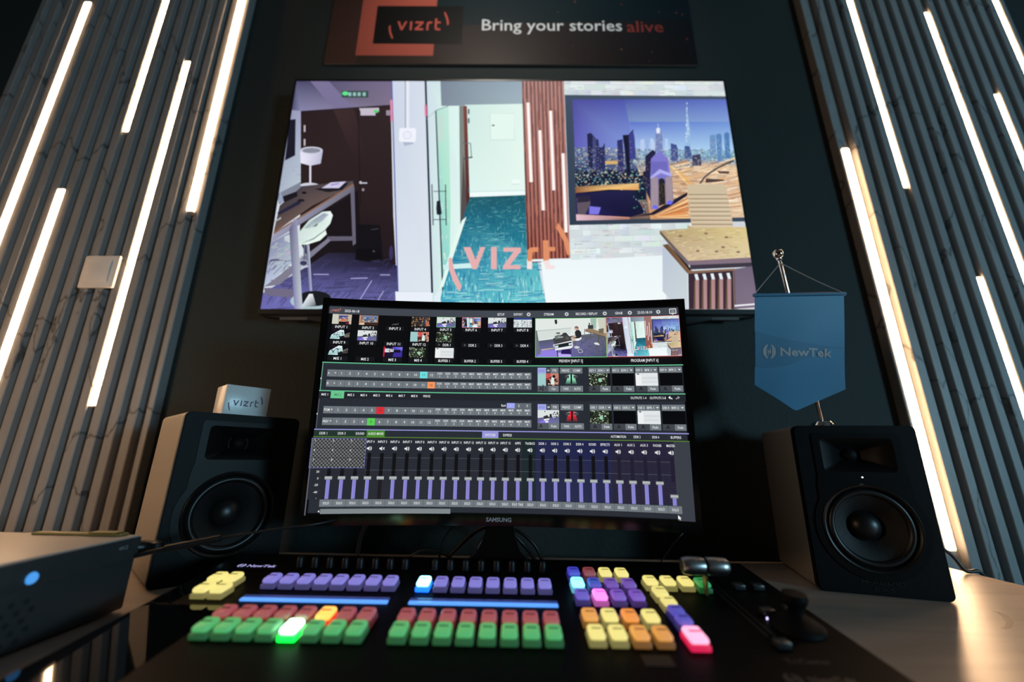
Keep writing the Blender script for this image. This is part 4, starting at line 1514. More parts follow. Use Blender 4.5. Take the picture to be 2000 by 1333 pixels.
    for k in range(3):
        P.rect(994 + 44 * k, 521, 1037 + 44 * k, 549, (160, 166, 240) if k == 0 else (100, 107, 114))
        P.text(str(k + 1), 1015 + 44 * k, 541, 12.5, WH if k else (206, 210, 250))
    # lower tabs
    P.rect(0, 666, 1920, 671, (150, 150, 216))
    P.rect(0, 671, 264, 705, (34, 52, 44))
    P.rect(264, 671, 356, 705, (72, 136, 40))
    P.rect(866, 671, 952, 705, (150, 148, 216))
    P.rect(0, 704, 1920, 708, (90, 130, 50))
    for s, x, w in (('DDR 1', 47, 38), ('DDR 3', 138, 38), ('SOUND', 230, 44), ('AUDIO MIXER', 311, 80), ('SWITCHER', 909, 56), ('EXPRESS', 1000, 46), ('AUTOMATION', 1574, 76), ('DDR 2', 1668, 34), ('DDR 4', 1759, 34), ('BUFFERS', 1857, 50)):
        P.text(s, x, 694, 13, WH, width=w)
    # audio mixer
    P.poly([(0, 708), (1150, 708), (1150, 1010), (0, 1010)], (38, 41, 49))
    P.rect(1078, 708, 1150, 1010, (26, 40, 42))
    P.poly([(1150, 708), (1534, 708), (1534, 1008), (1150, 1008)], [(34, 38, 74), (30, 34, 74), (36, 38, 76), (40, 42, 74)])
    P.rect(1534, 708, 1842, 1008, (38, 34, 56))
    P.rect(1842, 708, 1920, 1080, (58, 62, 70))
    P.layer += 1
    for k in range(20):
        P.rect(270, 806 + k * 10, 1842, 807.2 + k * 10, (52, 55, 64), up=False)
    for y in (807, 868):
        P.rect(270, y, 1842, y + 2, (84, 88, 96))
    P.layer += 1
    nmix = ['', '', '', 'INPUT 4', 'INPUT 5', 'INPUT 6', 'INPUT 7', 'INPUT 8', 'INPUT 9', 'INPUT 10', 'INPUT 11', 'INPUT 12', 'INPUT 13', 'INPUT 14', 'INPUT 15', 'APPS', 'TALKBACK', 'DDR 1', 'DDR 2', 'DDR 3', 'DDR 4', 'SOUND', 'EFFECTS', 'AUX 1', 'AUX 2', 'AUX 3', 'PHONES', 'MASTER']
    for k, nm in enumerate(nmix):
        x = 94 + 64.2 * k
        dark = k < 23
        P.rect(x - 9, 785, x + 9, 900, (14, 14, 18) if dark else (32, 28, 46))
        if dark:
            P.rect(x - 9, 868, x + 9, 870, (40, 44, 50))
        yk = 907 if k < 27 else 966
        P.rect(x - 9, yk, x + 9, 1008, (134, 130, 206) if k != 4 else (30, 24, 30))
        if k != 4:
            P.rect(x - 9, yk, x - 6, 1008, (156, 152, 226), up=False)
        P.rect(x - 18, yk - 8, x + 18, yk + 8, (150, 156, 156))
        P.rect(x - 18, yk - 2, x + 18, yk + 1, (206, 212, 210))
        if nm:
            P.text(nm, x - 2, 734, 12.5, WH, width=min(52, 6.6 * len(nm) + (4 if len(nm) < 6 else 0)))
            y = 762
            P.poly([(x - 15, y - 4), (x - 9, y - 4), (x - 2, y - 11), (x - 2, y + 11), (x - 9, y + 4), (x - 15, y + 4)], WH)
            if k == 4:
                P.line((x + 2, y - 6), (x + 11, y + 6), 2.4, WH)
                P.line((x + 2, y + 6), (x + 11, y - 6), 2.4, WH)
            else:
                P.poly(arc_band(x - 3, y, 7, -55, 55, 2.4, 6), WH)
                P.poly(arc_band(x - 3, y, 12, -55, 55, 2.6, 6), WH)
        if nm == 'APPS':
            for dx, s, in ((-16, 'SOLO'), (16, 'TALK')):
                P.rect(x + dx - 15.5, 1010, x + dx + 15.5, 1044, BT)
                P.text(s, x + dx, 1033, 12.5, WH, width=27)
        else:
            P.rect(x - 31.5, 1010, x + 31.5, 1044, BT)
            P.text(s if False else 'SOLO', x, 1033, 12.5, WH, width=30)
    for s, y in (('20', 880), ('0', 912), ('-20', 943), ('-40', 977), ('-', 1004)):
        P.text(s, 52, y, 10.5, WH, 'R')
    P.rect(0, 712, 271, 858, (120, 120, 190))
    P.rect(2, 714, 269, 856, (44, 45, 48))
    P.layer += 1
    s = 142 / 16
    for i in range(30):
        for j in range(16):
            if (i + j) % 2:
                P.rect(2 + i * 8.9, 714 + j * s, min(269, 2 + (i + 1) * 8.9), 714 + (j + 1) * s, (116, 118, 118), up=False)
    P.layer += 1
    for i in range(3):
        for j in range(3):
            P.text(str(j * 3 + i + 1), 18 + 89 * i, 728 + 47 * j, 10.5, WH, up=False)
    P.rect(0, 760, 269, 762, (30, 30, 34))
    P.rect(0, 808, 269, 810, (30, 30, 34))
    P.rect(76, 1051, 717, 1074, (126, 134, 138))
    P.poly([(72, 1056), (72, 1068), (64, 1062)], WH)
    P.rect(3, 710, 8, 1080, (96, 102, 112))
    P.poly([(1838, 1050), (1838, 1070), (1843, 1066), (1847, 1073), (1850, 1071), (1847, 1064), (1853, 1064)], (240, 242, 244))


def sub(x0, y0, x1, y1, detail):
    """the wall screen's picture, small"""
    w, h = x1 - x0, y1 - y0

    class Sub(Paint):
        pass
    s = Paint(1920, 1080)
    s.fix = tvfix
    office(s, detail, 2)
    office_logo(s)
    # flatten into the interface, clipped at the frame
    base = UI.layer + 1
    top = 0
    seen = {}
    for (a, b, c) in s.t:
        pts, cols = [], []
        for k in (a, b, c):
            v = s.v[k]
            pts.append((x0 + v[0] / 1920 * w, y0 + v[1] / 1080 * h))
            cols.append(s.c[k])
        L = s.v[a][2]
        if L not in seen:
            seen[L] = len(seen)
        UI.layer = base + seen[L] * 0.25
        top = max(top, UI.layer)
        UI._tri(pts, cols)
    UI.layer = int(top) + 1


def big_office(P, x0, y0, x1, y1):
    """camera view with a person seated at a desk"""
    w, h = (x1 - x0) / 910.0, (y1 - y0) / 490.0

    def T(pts):
        return [(x0 + (a - 43) * w, y0 + (b - 103) * h) for a, b in pts]

    def p(pts, c):
        P.poly(T(pts), c)
    p([(43, 103), (953, 103), (953, 593), (43, 593)], (226, 232, 228))
    p([(43, 250), (500, 222), (500, 300), (43, 390)], (214, 222, 218))
    p([(60, 262), (520, 222), (520, 226), (60, 267)], (150, 160, 156))
    p([(80, 390), (280, 365), (480, 330), (680, 312), (760, 300), (953, 330), (953, 593), (43, 593), (43, 470)], [(84, 88, 112), (76, 80, 104), (92, 96, 116), (104, 108, 124), (112, 116, 130), (96, 100, 112), (76, 80, 106), (120, 110, 190), (96, 96, 140)])
    rs = random.Random(8)
    P.layer += 1
    for k in range(110):
        a, b = rs.uniform(540, 930), rs.uniform(360, 585)
        c = rs.choice([(96, 100, 130), (70, 74, 100), (116, 118, 146), (60, 64, 90)])
        P.poly(T([(a, b), (a + 24, b - 14), (a + 26, b - 11), (a + 2, b + 3)]), c, up=False)
    p([(60, 593), (120, 510), (310, 500), (330, 593)], (146, 128, 226))
    p([(320, 540), (500, 540), (500, 593), (330, 593)], (190, 170, 246))
    p([(380, 500), (490, 490), (500, 560), (370, 556)], (40, 26, 90))
    p([(110, 498), (275, 478), (275, 490), (120, 512)], (196, 184, 140))
    p([(290, 120), (320, 112), (330, 150), (316, 180), (296, 165)], (50, 56, 52))
    p([(43, 250), (60, 262), (110, 560), (60, 560), (43, 480)], (110, 116, 126))
    p([(760, 105), (840, 105), (830, 240), (770, 245)], (160, 190, 172))
    p([(850, 110), (953, 103), (953, 290), (880, 270)], (206, 206, 190))
    p([(700, 240), (760, 232), (953, 300), (953, 345), (840, 320), (690, 262)], (150, 126, 98))
    p([(690, 262), (953, 345), (953, 356), (688, 270)], (84, 78, 74))
    for q in ([(680, 240), (690, 240), (682, 330), (676, 330)], [(755, 280), (766, 284), (757, 360), (748, 358)], [(855, 320), (880, 326), (835, 510), (822, 505)], [(940, 350), (953, 352), (953, 480), (940, 470)]):
        p(q, (92, 90, 92))
    p([(725, 195), (795, 190), (795, 240), (728, 240)], (58, 60, 64))
    p([(738, 165), (752, 160), (752, 195), (738, 195)], (40, 42, 46))
    p([(860, 245), (930, 235), (925, 295), (870, 298)], (110, 106, 84))
    p([(270, 360), (440, 285), (520, 375), (525, 400), (290, 430)], (66, 66, 68))
    for q, c in (([(290, 330), (350, 310), (380, 350), (300, 370)], (110, 118, 116)), ([(310, 285), (360, 282), (360, 300), (312, 300)], (60, 64, 66)), ([(395, 290), (440, 286), (455, 310), (400, 320)], (50, 52, 54)), ([(440, 330), (480, 350), (470, 380), (430, 370)], (90, 86, 82)), ([(330, 335), (400, 332), (404, 350), (335, 358)], (150, 156, 156))):
        p(q, c)
    p([(268, 440), (520, 385), (528, 460), (505, 488), (300, 512)], (232, 236, 240))
    p([(285, 445), (512, 402), (515, 450), (290, 488)], (30, 36, 40))
    p([(292, 455), (338, 448), (338, 476), (294, 482)], (206, 220, 222))
    p([(470, 425), (514, 416), (516, 440), (474, 448)], (206, 220, 222))
    for q in ([(315, 510), (328, 508), (336, 593), (322, 593)], [(495, 485), (508, 483), (505, 570), (495, 568)]):
        p(q, (60, 60, 70))
    # seated person: head, dark shirt, arms, legs, white chair
    p([(545, 370), (640, 345), (636, 372), (600, 392), (560, 390)], (236, 240, 240))
    p([(555, 280), (575, 255), (605, 250), (635, 280), (640, 330), (615, 358), (570, 362), (560, 330)], (40, 42, 46))
    p([(500, 350), (560, 318), (575, 340), (510, 365)], (196, 160, 140))
    p([(500, 362), (570, 360), (555, 392), (530, 396)], (206, 196, 180))
    P.ell(T([(577, 230)])[0][0], T([(577, 230)])[0][1], 28 * w, 28 * h, (206, 166, 146))
    p([(550, 222), (560, 207), (590, 206), (606, 226), (600, 240), (570, 226)], (120, 100, 90))
    p([(535, 395), (550, 395), (565, 420), (575, 450), (545, 440)], (96, 96, 100))
    p([(540, 470), (570, 455), (612, 470), (610, 488), (560, 492)], (206, 210, 210))
    p([(795, 420), (840, 415), (870, 440), (860, 450), (810, 440)], (226, 230, 226))
    p([(585, 508), (635, 498), (655, 535), (605, 548)], (214, 216, 220))
    p([(592, 512), (632, 504), (648, 532), (608, 542)], (84, 88, 110))


ui()
UI.build('screen', mon_map, picture_mat('monitor_picture', 1.0, 0.30, 0.35), mon)

# stand: neck and flat foot on the desk
stand_top = 0.0
bm = new()
iw = mm.inverted() @ DESK                      # desk frame -> monitor frame
base_c = DESK.inverted() @ (mm @ Vector((0, 0.02, 0)))
bx0, by0 = base_c.x + 0.002, 0.735
pts = []
for k in range(9):
    t = k / 8
    wd = 0.020 + 0.075 * (1 - t) ** 6
    pts.append((wd, 0.009 + 0.02 * (1 - t) ** 6, 0.012 + 0.165 * t))
rings = []
for wx, wy, z in pts:
    rings.append([bm.verts.new(iw @ Vector((bx0 + sx * wx, by0 + sy * wy, z))) for sx, sy in ((-1, -1), (1, -1), (1, 1), (-1, 1))])
for a, b in zip(rings, rings[1:]):
    for k in range(4):
        bm.faces.new([a[k], a[(k + 1) % 4], b[(k + 1) % 4], b[k]])
bm.faces.new(rings[0])
bm.faces.new(rings[-1])
neck_bm = bm
bm = new()
add_prism(bm, [circle(bx0, by0 + 0.012, 0.135, 48, 0.050)], 0.0005, 0.012, mtx=iw)
sb_ = fin(bm, 'stand_base', m_gloss, mon)
fin(neck_bm, 'stand_neck', m_gloss, sb_, 60)

# ---------------------------------------------------------------- loudspeakers
m_vinyl = mat('black_vinyl', (0.28, 0.245, 0.205), 0.55, spec=0.10, bump=(700, 0.25, 0.001))
m_baffle = mat('black_baffle', (0.006, 0.0065, 0.007), 0.5, spec=0.12)
m_contour = mat('satin_black_trim', (0.005, 0.0054, 0.0058), 0.40, spec=0.13)
m_cone = mat('woven_black_cone', (0.006, 0.006, 0.0065), 0.45, spec=0.5, bump=(1500, 0.6, 0.001))
m_rubber = mat('black_rubber', (0.005, 0.005, 0.0055), 0.38, spec=0.5)
m_dome = mat('black_dome', (0.004, 0.004, 0.0045), 0.6, spec=0.12)
SW, SD, SH = 0.178, 0.190, 0.260


def loudspeaker(mtx, label, lit):
    s = thing('loudspeaker', mtx, label, 'loudspeaker', 'pair of black studio loudspeakers')
    face = Matrix(((1, 0, 0, 0), (0, 0, -1, 0), (0, 1, 0, 0), (0, 0, 0, 1)))     # (x, z, out) -> local
    bm = new()
    out = rrect(-SW / 2, 0, SW / 2, SH, 0.009, 4)
    inn = rrect(-SW / 2 + 0.006, 0.006, SW / 2 - 0.006, SH - 0.006, 0.006, 4)
    add_prism(bm, [out, inn], -SD + 0.006, -0.0125, mtx=face)
    add_prism(bm, [rrect(-SW / 2, 0, SW / 2, SH, 0.009, 4)], -SD, -SD + 0.006, mtx=face)
    fin(bm, 'cabinet', m_vinyl, s, 40)
    HX, HZ0, HZ1 = 0.052, 0.184, 0.239
    WC, WR = 0.098, 0.0665
    horn = rrect(-HX, HZ0, HX, HZ1, 0.007, 4)
    woof = circle(0, WC, WR, 64)
    bm = new()
    add_prism(bm, [out, horn[::-1], woof[::-1]], -0.0124, -0.002, mtx=face)
    o2 = rrect(-SW / 2 + 0.002, 0.002, SW / 2 - 0.002, SH - 0.002, 0.008, 4)
    add_prism(bm, [o2, horn[::-1], woof[::-1]], -0.002, 0.0, mtx=face)
    fin(bm, 'baffle', m_baffle, s, 40)
    # raised trim: horn surround that widens around the woofer
    ct = [(-0.060, 0.247), (0.060, 0.247), (0.063, 0.243), (0.063, 0.178), (0.066, 0.160)]
    ct = ct[1:]
    arc = [(0.078 * math.cos(R(a)), WC + 0.078 * math.sin(R(a))) for a in range(34, -215, -6)]
    left = [(-0.066, 0.160), (-0.063, 0.178), (-0.063, 0.243), (-0.060, 0.247)]
    contour = ct + arc + left
    bm = new()
    add_prism(bm, [contour[::-1], horn[::-1], woof[::-1]], 0.0002, 0.0018, mtx=face)
    fin(bm, 'trim_plate', m_contour, s, 40)
    # horn
    bm = new()
    rings = []
    for t in (0, 0.25, 0.5, 0.75, 1.0):
        e = t ** 0.7
        ring = []
        n = len(horn)
        for k, (x, z) in enumerate(horn):
            cx_, cz_ = 0.0, (HZ0 + HZ1) / 2
            a = math.atan2(z - cz_, x - cx_)
            rx, rz = 0.0165 * math.cos(a), 0.0165 * math.sin(a)
            ring.append(bm.verts.new((x + (cx_ + rx - x) * e, 0.0275 * t - 0.0018 * (1 - t), z + (cz_ + rz - z) * e)))
        rings.append(ring)
    for a, b in zip(rings, rings[1:]):
        for k in range(len(a)):
            bm.faces.new([a[k], a[(k + 1) % len(a)], b[(k + 1) % len(a)], b[k]])
    th = fin(bm, 'tweeter_horn', m_contour, s, 60)
    fr = Matrix.Rotation(R(90), 4, 'X')
    bm = new()
    cz_ = (HZ0 + HZ1) / 2
    add_lathe(bm, [(0.0168, -0.030), (0.0166, -0.027), (0.0140, -0.0265), (0.0125, -0.0275), (0.011, -0.024), (0.006, -0.021), (0, -0.020)], 28, mtx=M((0, 0, cz_)) @ fr)
    fin(bm, 'tweeter', m_dome, th, 60)
    bm = new()
    add_lathe(bm, [(WR + 0.0012, 0.0015), (WR - 0.001, 0.0040), (WR - 0.004, 0.0030), (WR - 0.005, -0.001), (WR - 0.0065, -0.003), (WR - 0.009, 0.0012), (WR - 0.0125, 0.0022), (WR - 0.016, 0.0), (WR - 0.0175, -0.004)], 64, mtx=M((0, 0, WC)) @ fr)
    wf = fin(bm, 'woofer', m_rubber, s, 60)
    bm = new()
    add_lathe(bm, [(WR - 0.0175, -0.004), (0.040, -0.0095), (0.030, -0.0165), (0.0225, -0.024)], 64, mtx=M((0, 0, WC)) @ fr)
    fin(bm, 'woofer_cone', m_cone, wf, 60)
    bm = new()
    add_lathe(bm, [(0.0235, -0.0235), (0.0225, -0.0195), (0.018, -0.0130), (0.010, -0.0085), (0, -0.0070)], 48, mtx=M((0, 0, WC)) @ fr)
    fin(bm, 'dust_cap', m_rubber, wf, 60)
    bm = new()
    add_text(bm, 'M-AUDIO', 0, 0.0165, 0.0056, 0.0006, width=0.058, align='C', mtx=face)
    add_text(bm, 'BX5', 0, 0.0065, 0.0056, 0.0006, width=0.026, align='C', mtx=face)
    fin(bm, 'badge', mat('badge_grey', (0.012, 0.012, 0.013), 0.35), s)
    if lit:
        bm = new()
        add_lathe(bm, [(0, 0.0028), (0.0011, 0.0024), (0.0011, 0.0012)], 12, mtx=M((0, 0, 0.1755)) @ fr)
        fin(bm, 'power_light', mat('white_light', (1, 1, 1), 0.4, emit=(1, 1, 1), strength=6), s)
    return s


def on_desk(x, y, rz=0.0, z=0.0004):
    return DESK @ M((x, y, z), rz=rz)


c48, s48 = math.cos(R(48)), math.sin(R(48))
spkL = on_desk(-0.532 + c48 * SW / 2, 0.669 + s48 * SW / 2, R(48))
spkR = on_desk(0.4927 + math.cos(R(-16)) * SW / 2, 0.7414 + math.sin(R(-16)) * SW / 2, R(-16))
loudspeaker(spkL, 'black studio loudspeaker on the left with a white block on top', False)
loudspeaker(spkR, 'black studio loudspeaker on the right with a pennant stand on top', True)

# white block with the word mark, standing on the left loudspeaker
blk = thing('logo_block', spkL @ M((-SW / 2 + 0.0575 + 0.037, 0.042, SH + 0.0002)), 'small glossy white block with a word mark, on top of the left loudspeaker', 'block')
bm = new()
add_box(bm, (-0.037, 0, 0), (0.037, 0.062, 0.056), 0.0022, 3)
fin(bm, 'block_body', mat('glossy_white', (0.80, 0.83, 0.83), 0.25, spec=0.4, bump=(60, 0.12, 0.004)), blk)
bm = new()
add_viz(bm, -0.0225, 0.0185, 0.0098, mtx=M((0, -0.0004, 0), rx=R(90)), sx=0.82)
fin(bm, 'logo_text', mat('purple_print', (0.10, 0.045, 0.10), 0.4), blk)

# ---------------------------------------------------------------- pennant on its stand
fl = thing('pennant_stand', M((0.629, 0.845, EYE + 0.0496)), 'chrome table stand with a blue pennant, on the right loudspeaker', 'pennant')
top = Vector((0.5565 - 0.629, 0.775 - 0.845, 0.399 - 0.0496))
bm = new()
add_lathe(bm, [(0, 0.0006), (0.036, 0.0006), (0.037, 0.003), (0.030, 0.0065), (0.021, 0.0085), (0.019, 0.015), (0.016, 0.019), (0.009, 0.020), (0, 0.020)], 12)
fin(bm, 'base', m_chrome, fl, 25)
bm = new()
add_tube(bm, [Vector((0, 0, 0.016)), Vector((0, 0, 0.016)) * 0.5 + top * 0.5, top], 0.0034, 12)
pole = fin(bm, 'pole', m_chrome, fl, 60)
bm = new()
kq = Matrix.Translation(top)
add_lathe(bm, [(0, -0.006), (0.0048, -0.005), (0.0052, 0.001), (0.0075, 0.003), (0.0095, 0.008), (0.0095, 0.013), (0.007, 0.0175), (0, 0.019)], 24, mtx=kq)
fin(bm, 'knob', m_chrome, pole, 60)
# cloth: hangs from the bar, its lower part lying back on the pole
oA = Vector((0.629, 0.845, 0.0496))
TL, TR = Vector((0.482, 0.757, 0.3085)) - oA, Vector((0.659, 0.757, 0.3115)) - oA
BL, BR = Vector((0.482, 0.806, 0.1375)) - oA, Vector((0.659, 0.804, 0.1285)) - oA
TIP = Vector((0.560, 0.812, 0.0885)) - oA
NX, NY = 28, 24


def hmax(u):
    ut = 0.45
    return 1.0 + 0.262 * ((u / ut) if u < ut else ((1 - u) / (1 - ut)))


def cloth(u, h, d=0.0):
    """u across, h down in units of the side length"""
    a = TL.lerp(TR, u)
    p = a + (BL.lerp(BR, u) - a) * h
    p.y += 0.0020 * math.sin(u * 7.0 + h * 2.4) * h + 0.0014 * math.sin(h * 6 + u * 3) * h - d
    return p


bm = new()
for side, d in ((0, 0.0), (1, -0.0010)):
    g = [[bm.verts.new(cloth(i / NX, hmax(i / NX) * j / NY, d)) for i in range(NX + 1)] for j in range(NY + 1)]
    for j in range(NY):
        for i in range(NX):
            bm.faces.new([g[j][i], g[j][i + 1], g[j + 1][i + 1], g[j + 1][i]])
m_blue = mat('blue_satin', (0.055, 0.23, 0.40), 0.5, spec=0.4, bump=(900, 0.2, 0.0006))
m_blue2 = mat('darker_blue_satin', (0.044, 0.185, 0.325), 0.5, spec=0.4, bump=(900, 0.2, 0.0006))
pen = fin(bm, 'pennant', m_blue, fl, 60)
bm = new()
g = []
for i in range(41):
    u = 0.004 + 0.992 * i / 40
    h0 = 0.395 + 0.30 * u - 0.13 * u * u
    h1 = 0.80 + 0.05 * math.sin(u * 5) - 0.22 * u
    g.append([bm.verts.new(cloth(u, h0 + max(0.01, h1 - h0) * k / 8, 0.0006)) for k in range(9)])
for a, b in zip(g, g[1:]):
    for k in range(8):
        bm.faces.new([a[k], a[k + 1], b[k + 1], b[k]])
fin(bm, 'printed_wave', m_blue2, pen, 60)
bm = new()
ext = (TR - TL).normalized() * 0.003
add_tube(bm, [TL - ext, TL.lerp(TR, 0.5), TR + ext], 0.0036, 10)
bar = fin(bm, 'crossbar', m_blue2, fl, 60)
bm = new()
tie = top + Vector((0.0, -0.002, -0.012))
add_tube(bm, [TL - ext, (TL - ext).lerp(tie, 0.5), tie], 0.0008, 6)
add_tube(bm, [tie, tie.lerp(TR + ext, 0.5) + Vector((0, 0, -0.002)), TR + ext], 0.0008, 6)
fin(bm, 'cord', mat('grey_cord', (0.4, 0.4, 0.4), 0.7), bar, 60)
bm = new()


def on_cloth(x, y):
    return cloth(x, y, 0.0012)


t = bmesh.new()
add_polys(t, [[(0.155 + (a - 0.155) * 1.0, b) for a, b in q] for q in n_mark(0.155, -0.625, 0.082)])
add_text(t, 'NewTek', 0.272, -0.668, 0.090, width=0.585)
add_box(t, (0.245, -0.70, 0), (0.248, -0.55, 0.0))
bmesh.ops.subdivide_edges(t, edges=[e for e in t.edges if e.calc_length() > 0.05], cuts=2)
for v in t.verts:
    v.co = on_cloth(v.co.x, -v.co.y if v.co.y < 0 else 0)
merge(bm, t)
fin(bm, 'printed_name', mat('pale_print', (0.42, 0.40, 0.41), 0.5), pen, 60)

# ---------------------------------------------------------------- switcher box at the left
box = thing('computer_box', on_desk(-0.644, 0.365), 'black computer case with a glowing blue button, at the left front of the desk', 'computer')
BX0, BX1, BY0, BY1, BHH = -0.21, 0.150, -0.26, 0.228, 0.089
m_case = mat('black_case', (0.05, 0.052, 0.055), 0.42, spec=0.4)
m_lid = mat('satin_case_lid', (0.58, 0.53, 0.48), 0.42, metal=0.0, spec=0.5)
bm = new()
add_box(bm, (BX0, BY0, 0.003), (BX1, BY1, BHH - 0.0026), 0.003, 2)
fin(bm, 'case', m_case, box)
bm = new()
add_box(bm, (BX0, BY0, BHH - 0.0025), (BX1, BY1, BHH), 0.001, 2)
fin(bm, 'lid', m_lid, box)
bm = new()
add_box(bm, (BX1 + 0.0002, BY0 + 0.002, 0.0615), (BX1 + 0.003, BY1 - 0.001, BHH - 0.0015), 0.0012, 2)
fin(bm, 'control_strip', m_case, box)
bm = new()
for j in range(5):
    for i in range(26):
        y = BY0 + 0.03 + i * 0.0135 + (j % 2) * 0.0067
        z = 0.012 + j * 0.0088
        add_lathe(bm, [(0.0030, 0.0), (0.0030, 0.0004), (0, 0.0004)], 6, mtx=M((BX1 + 0.0001, y, z), ry=R(90)))
fin(bm, 'vent_holes', mat('vent_black', (0.018, 0.018, 0.019), 0.6), box)
bm = new()
add_lathe(bm, [(0, 0.0052), (0.0052, 0.0046), (0.0058, 0.0032)], 24, mtx=M((BX1, 0.1025, 0.0695), ry=R(90)))
fin(bm, 'power_button', mat('blue_glow', (0.1, 0.2, 0.4), 0.4, emit=(0.06, 0.30, 0.75), strength=1.0), box)
bm = new()
add_text(bm, '4K2', BY1 - 0.032, 0.076, 0.0045, 0.0032, width=0.013, mtx=Matrix(((0, 0, 1, BX1), (1, 0, 0, 0), (0, 1, 0, 0), (0, 0, 0, 1))))
fin(bm, 'print', m_grey, box)
bm = new()
add_tube(bm, [(BX1 - 0.004, BY1 + 0.001, 0.074), (BX1 + 0.004, BY1 + 0.008, 0.073), (BX1 + 0.014, BY1 + 0.012, 0.072)], 0.0082, 12)
add_lathe(bm, [(0, 0.009), (0.007, 0.006), (0.009, 0), (0.007, -0.006), (0, -0.009)], 16, mtx=M((BX1 + 0.014, BY1 + 0.012, 0.072)))
fin(bm, 'carry_handle', m_rubber, box)
bm = new()
add_box(bm, (0.02, BY1 - 0.016, BHH + 0.0003), (0.138, BY1 - 0.003, BHH + 0.0030), 0.001, 1)
add_box(bm, (0.095, BY1 - 0.018, BHH + 0.0032), (0.132, BY1 - 0.004, BHH + 0.0050), 0.001, 1)
fin(bm, 'yellow_strap', mat('olive_strap', (0.20, 0.17, 0.05), 0.5), box)

# ---------------------------------------------------------------- control panel
SL = math.atan(0.109)
PAN = Matrix.Translation((0, 0.54, EYE - 0.1647)) @ Matrix.Rotation(ROLL, 4, 'Y') @ Matrix.Rotation(SL, 4, 'X')
pan = thing('control_panel', PAN, 'glossy black video switcher panel with rows of glowing coloured keys', 'control panel')
m_pan = mat('matte_black_panel', (0.0026, 0.0026, 0.0028), 0.5, spec=0.06)
m_plate = mat('mirror_black_plate', (0.003, 0.003, 0.0033), 0.045, spec=0.32)
bm = new()
ca, sa = math.cos(SL), math.sin(SL)


def prof(y, z):                # desk-frame offsets -> panel frame
    return (y * ca + z * sa, -y * sa + z * ca)


f0 = prof(-0.26, -0.0328)
r0 = prof(0.15, -0.0328)
pr = [(-0.262, 0.0), (-0.264, -0.004), (f0[0], f0[1]), (r0[0], r0[1]), (0.150, -0.004), (0.147, 0.0)]
lo, hi = [], []
for x, L_ in ((-0.412, lo), (0.343, hi)):
    for y, z in pr:
        L_.append(bm.verts.new((x, y, z)))
n = len(pr)
for k in range(n):
    bm.faces.new([lo[k], lo[(k + 1) % n], hi[(k + 1) % n], hi[k]])
bm.faces.new(lo)
bm.faces.new(hi[::-1])
fin(bm, 'panel_body', m_pan, pan, 20)
bm = new()
add_prism(bm, [[(-0.4118, -0.261), (-0.318, -0.261), (-0.318, -0.018), (-0.385, -0.018), (-0.385, 0.146), (-0.4118, 0.146)]], 0.0001, 0.0004)
fin(bm, 'glossy_end_plate', m_plate, pan)

_key_m = {}


def key_mats(col, power, base=None):
    k = (col, power, base)
    if k not in _key_m:
        c = lin(col)
        cap = mat('key_glow', (0.25, 0.25, 0.25), 0.3, emit=c, strength=power)
        side = mat('key_side_glow', (0.08, 0.08, 0.08), 0.25, emit=lin(base) if base else c, strength=power * (0.5 if base else 0.22))
        _key_m[k] = [cap, side]
    return _key_m[k]


_key_mesh = {}


def key(x, y, col, power=0.75, w=0.0176, d=0.0235, h=0.0125, label=None, base=None):
    kk = (col, power, w, d, h, base)
    if kk not in _key_mesh:
        km = key_mats(col, power, base)
        bm = new()
        add_box(bm, (-w / 2, -d / 2, 0.0003), (w / 2, d / 2, h * 0.50), 0.0015, 2)
        o = fin(bm, 'key', km[1], pan, 50)
        bm = new()
        add_box(bm, (-w / 2 + 0.0006, -d / 2 + 0.0006, h * 0.52), (w / 2 - 0.0006, d / 2 - 0.0006, h), 0.0028, 3, mi=0, taper=0.90)
        add_box(bm, (-w / 2 + 0.004, -0.0012, h + 0.00015), (w / 2 - 0.004, 0.0012, h + 0.0004), mi=1)
        cap = fin(bm, 'key_cap', km, o, 50)
        _key_mesh[kk] = (o.data, cap.data)
    else:
        o = bpy.data.objects.new('key', _key_mesh[kk][0])
        cap = bpy.data.objects.new('key_cap', _key_mesh[kk][1])
        C.objects.link(o)
        C.objects.link(cap)
        o.parent = pan
        cap.parent = o
    o.location = (x, y, 0)
    if label:
        o['label'] = label
    return o


VIO, GRN, RED, YEL, ORG, PUR = (150, 140, 250), (86, 206, 112), (206, 78, 84), (248, 232, 132), (240, 162, 66), (132, 84, 214)
for b0, b1 in ((-0.300, -0.1518), (-0.1102, 0.0407)):
    for k in range(8):
        x = b0 + (b1 - b0) * k / 7
        second = b0 > -0.2
        if second and k == 0:
            key(x, 0.036, (150, 240, 255), 4.0, label='brightly lit cyan key', base=(20, 110, 255))
        else:
            key(x, 0.036, VIO, 0.62)
        if not second and k == 5:
            key(x, -0.050, (255, 176, 70), 1.8, label='lit orange-red key', base=(255, 30, 20))
        else:
            key(x, -0.050, RED, 0.5)
        if not second and k == 4:
            key(x, -0.077, (190, 255, 210), 6.0, label='brightly lit green key', base=(10, 255, 60))
        else:
            key(x, -0.077, GRN, 0.62)
for x, y in ((-0.3635, 0.006), (-0.3435, 0.006), (-0.3690, 0.036), (-0.3500, 0.037)):
    key(x, y, YEL, 0.95)
C1 = [0.0825, 0.1035, 0.1250, 0.1470]
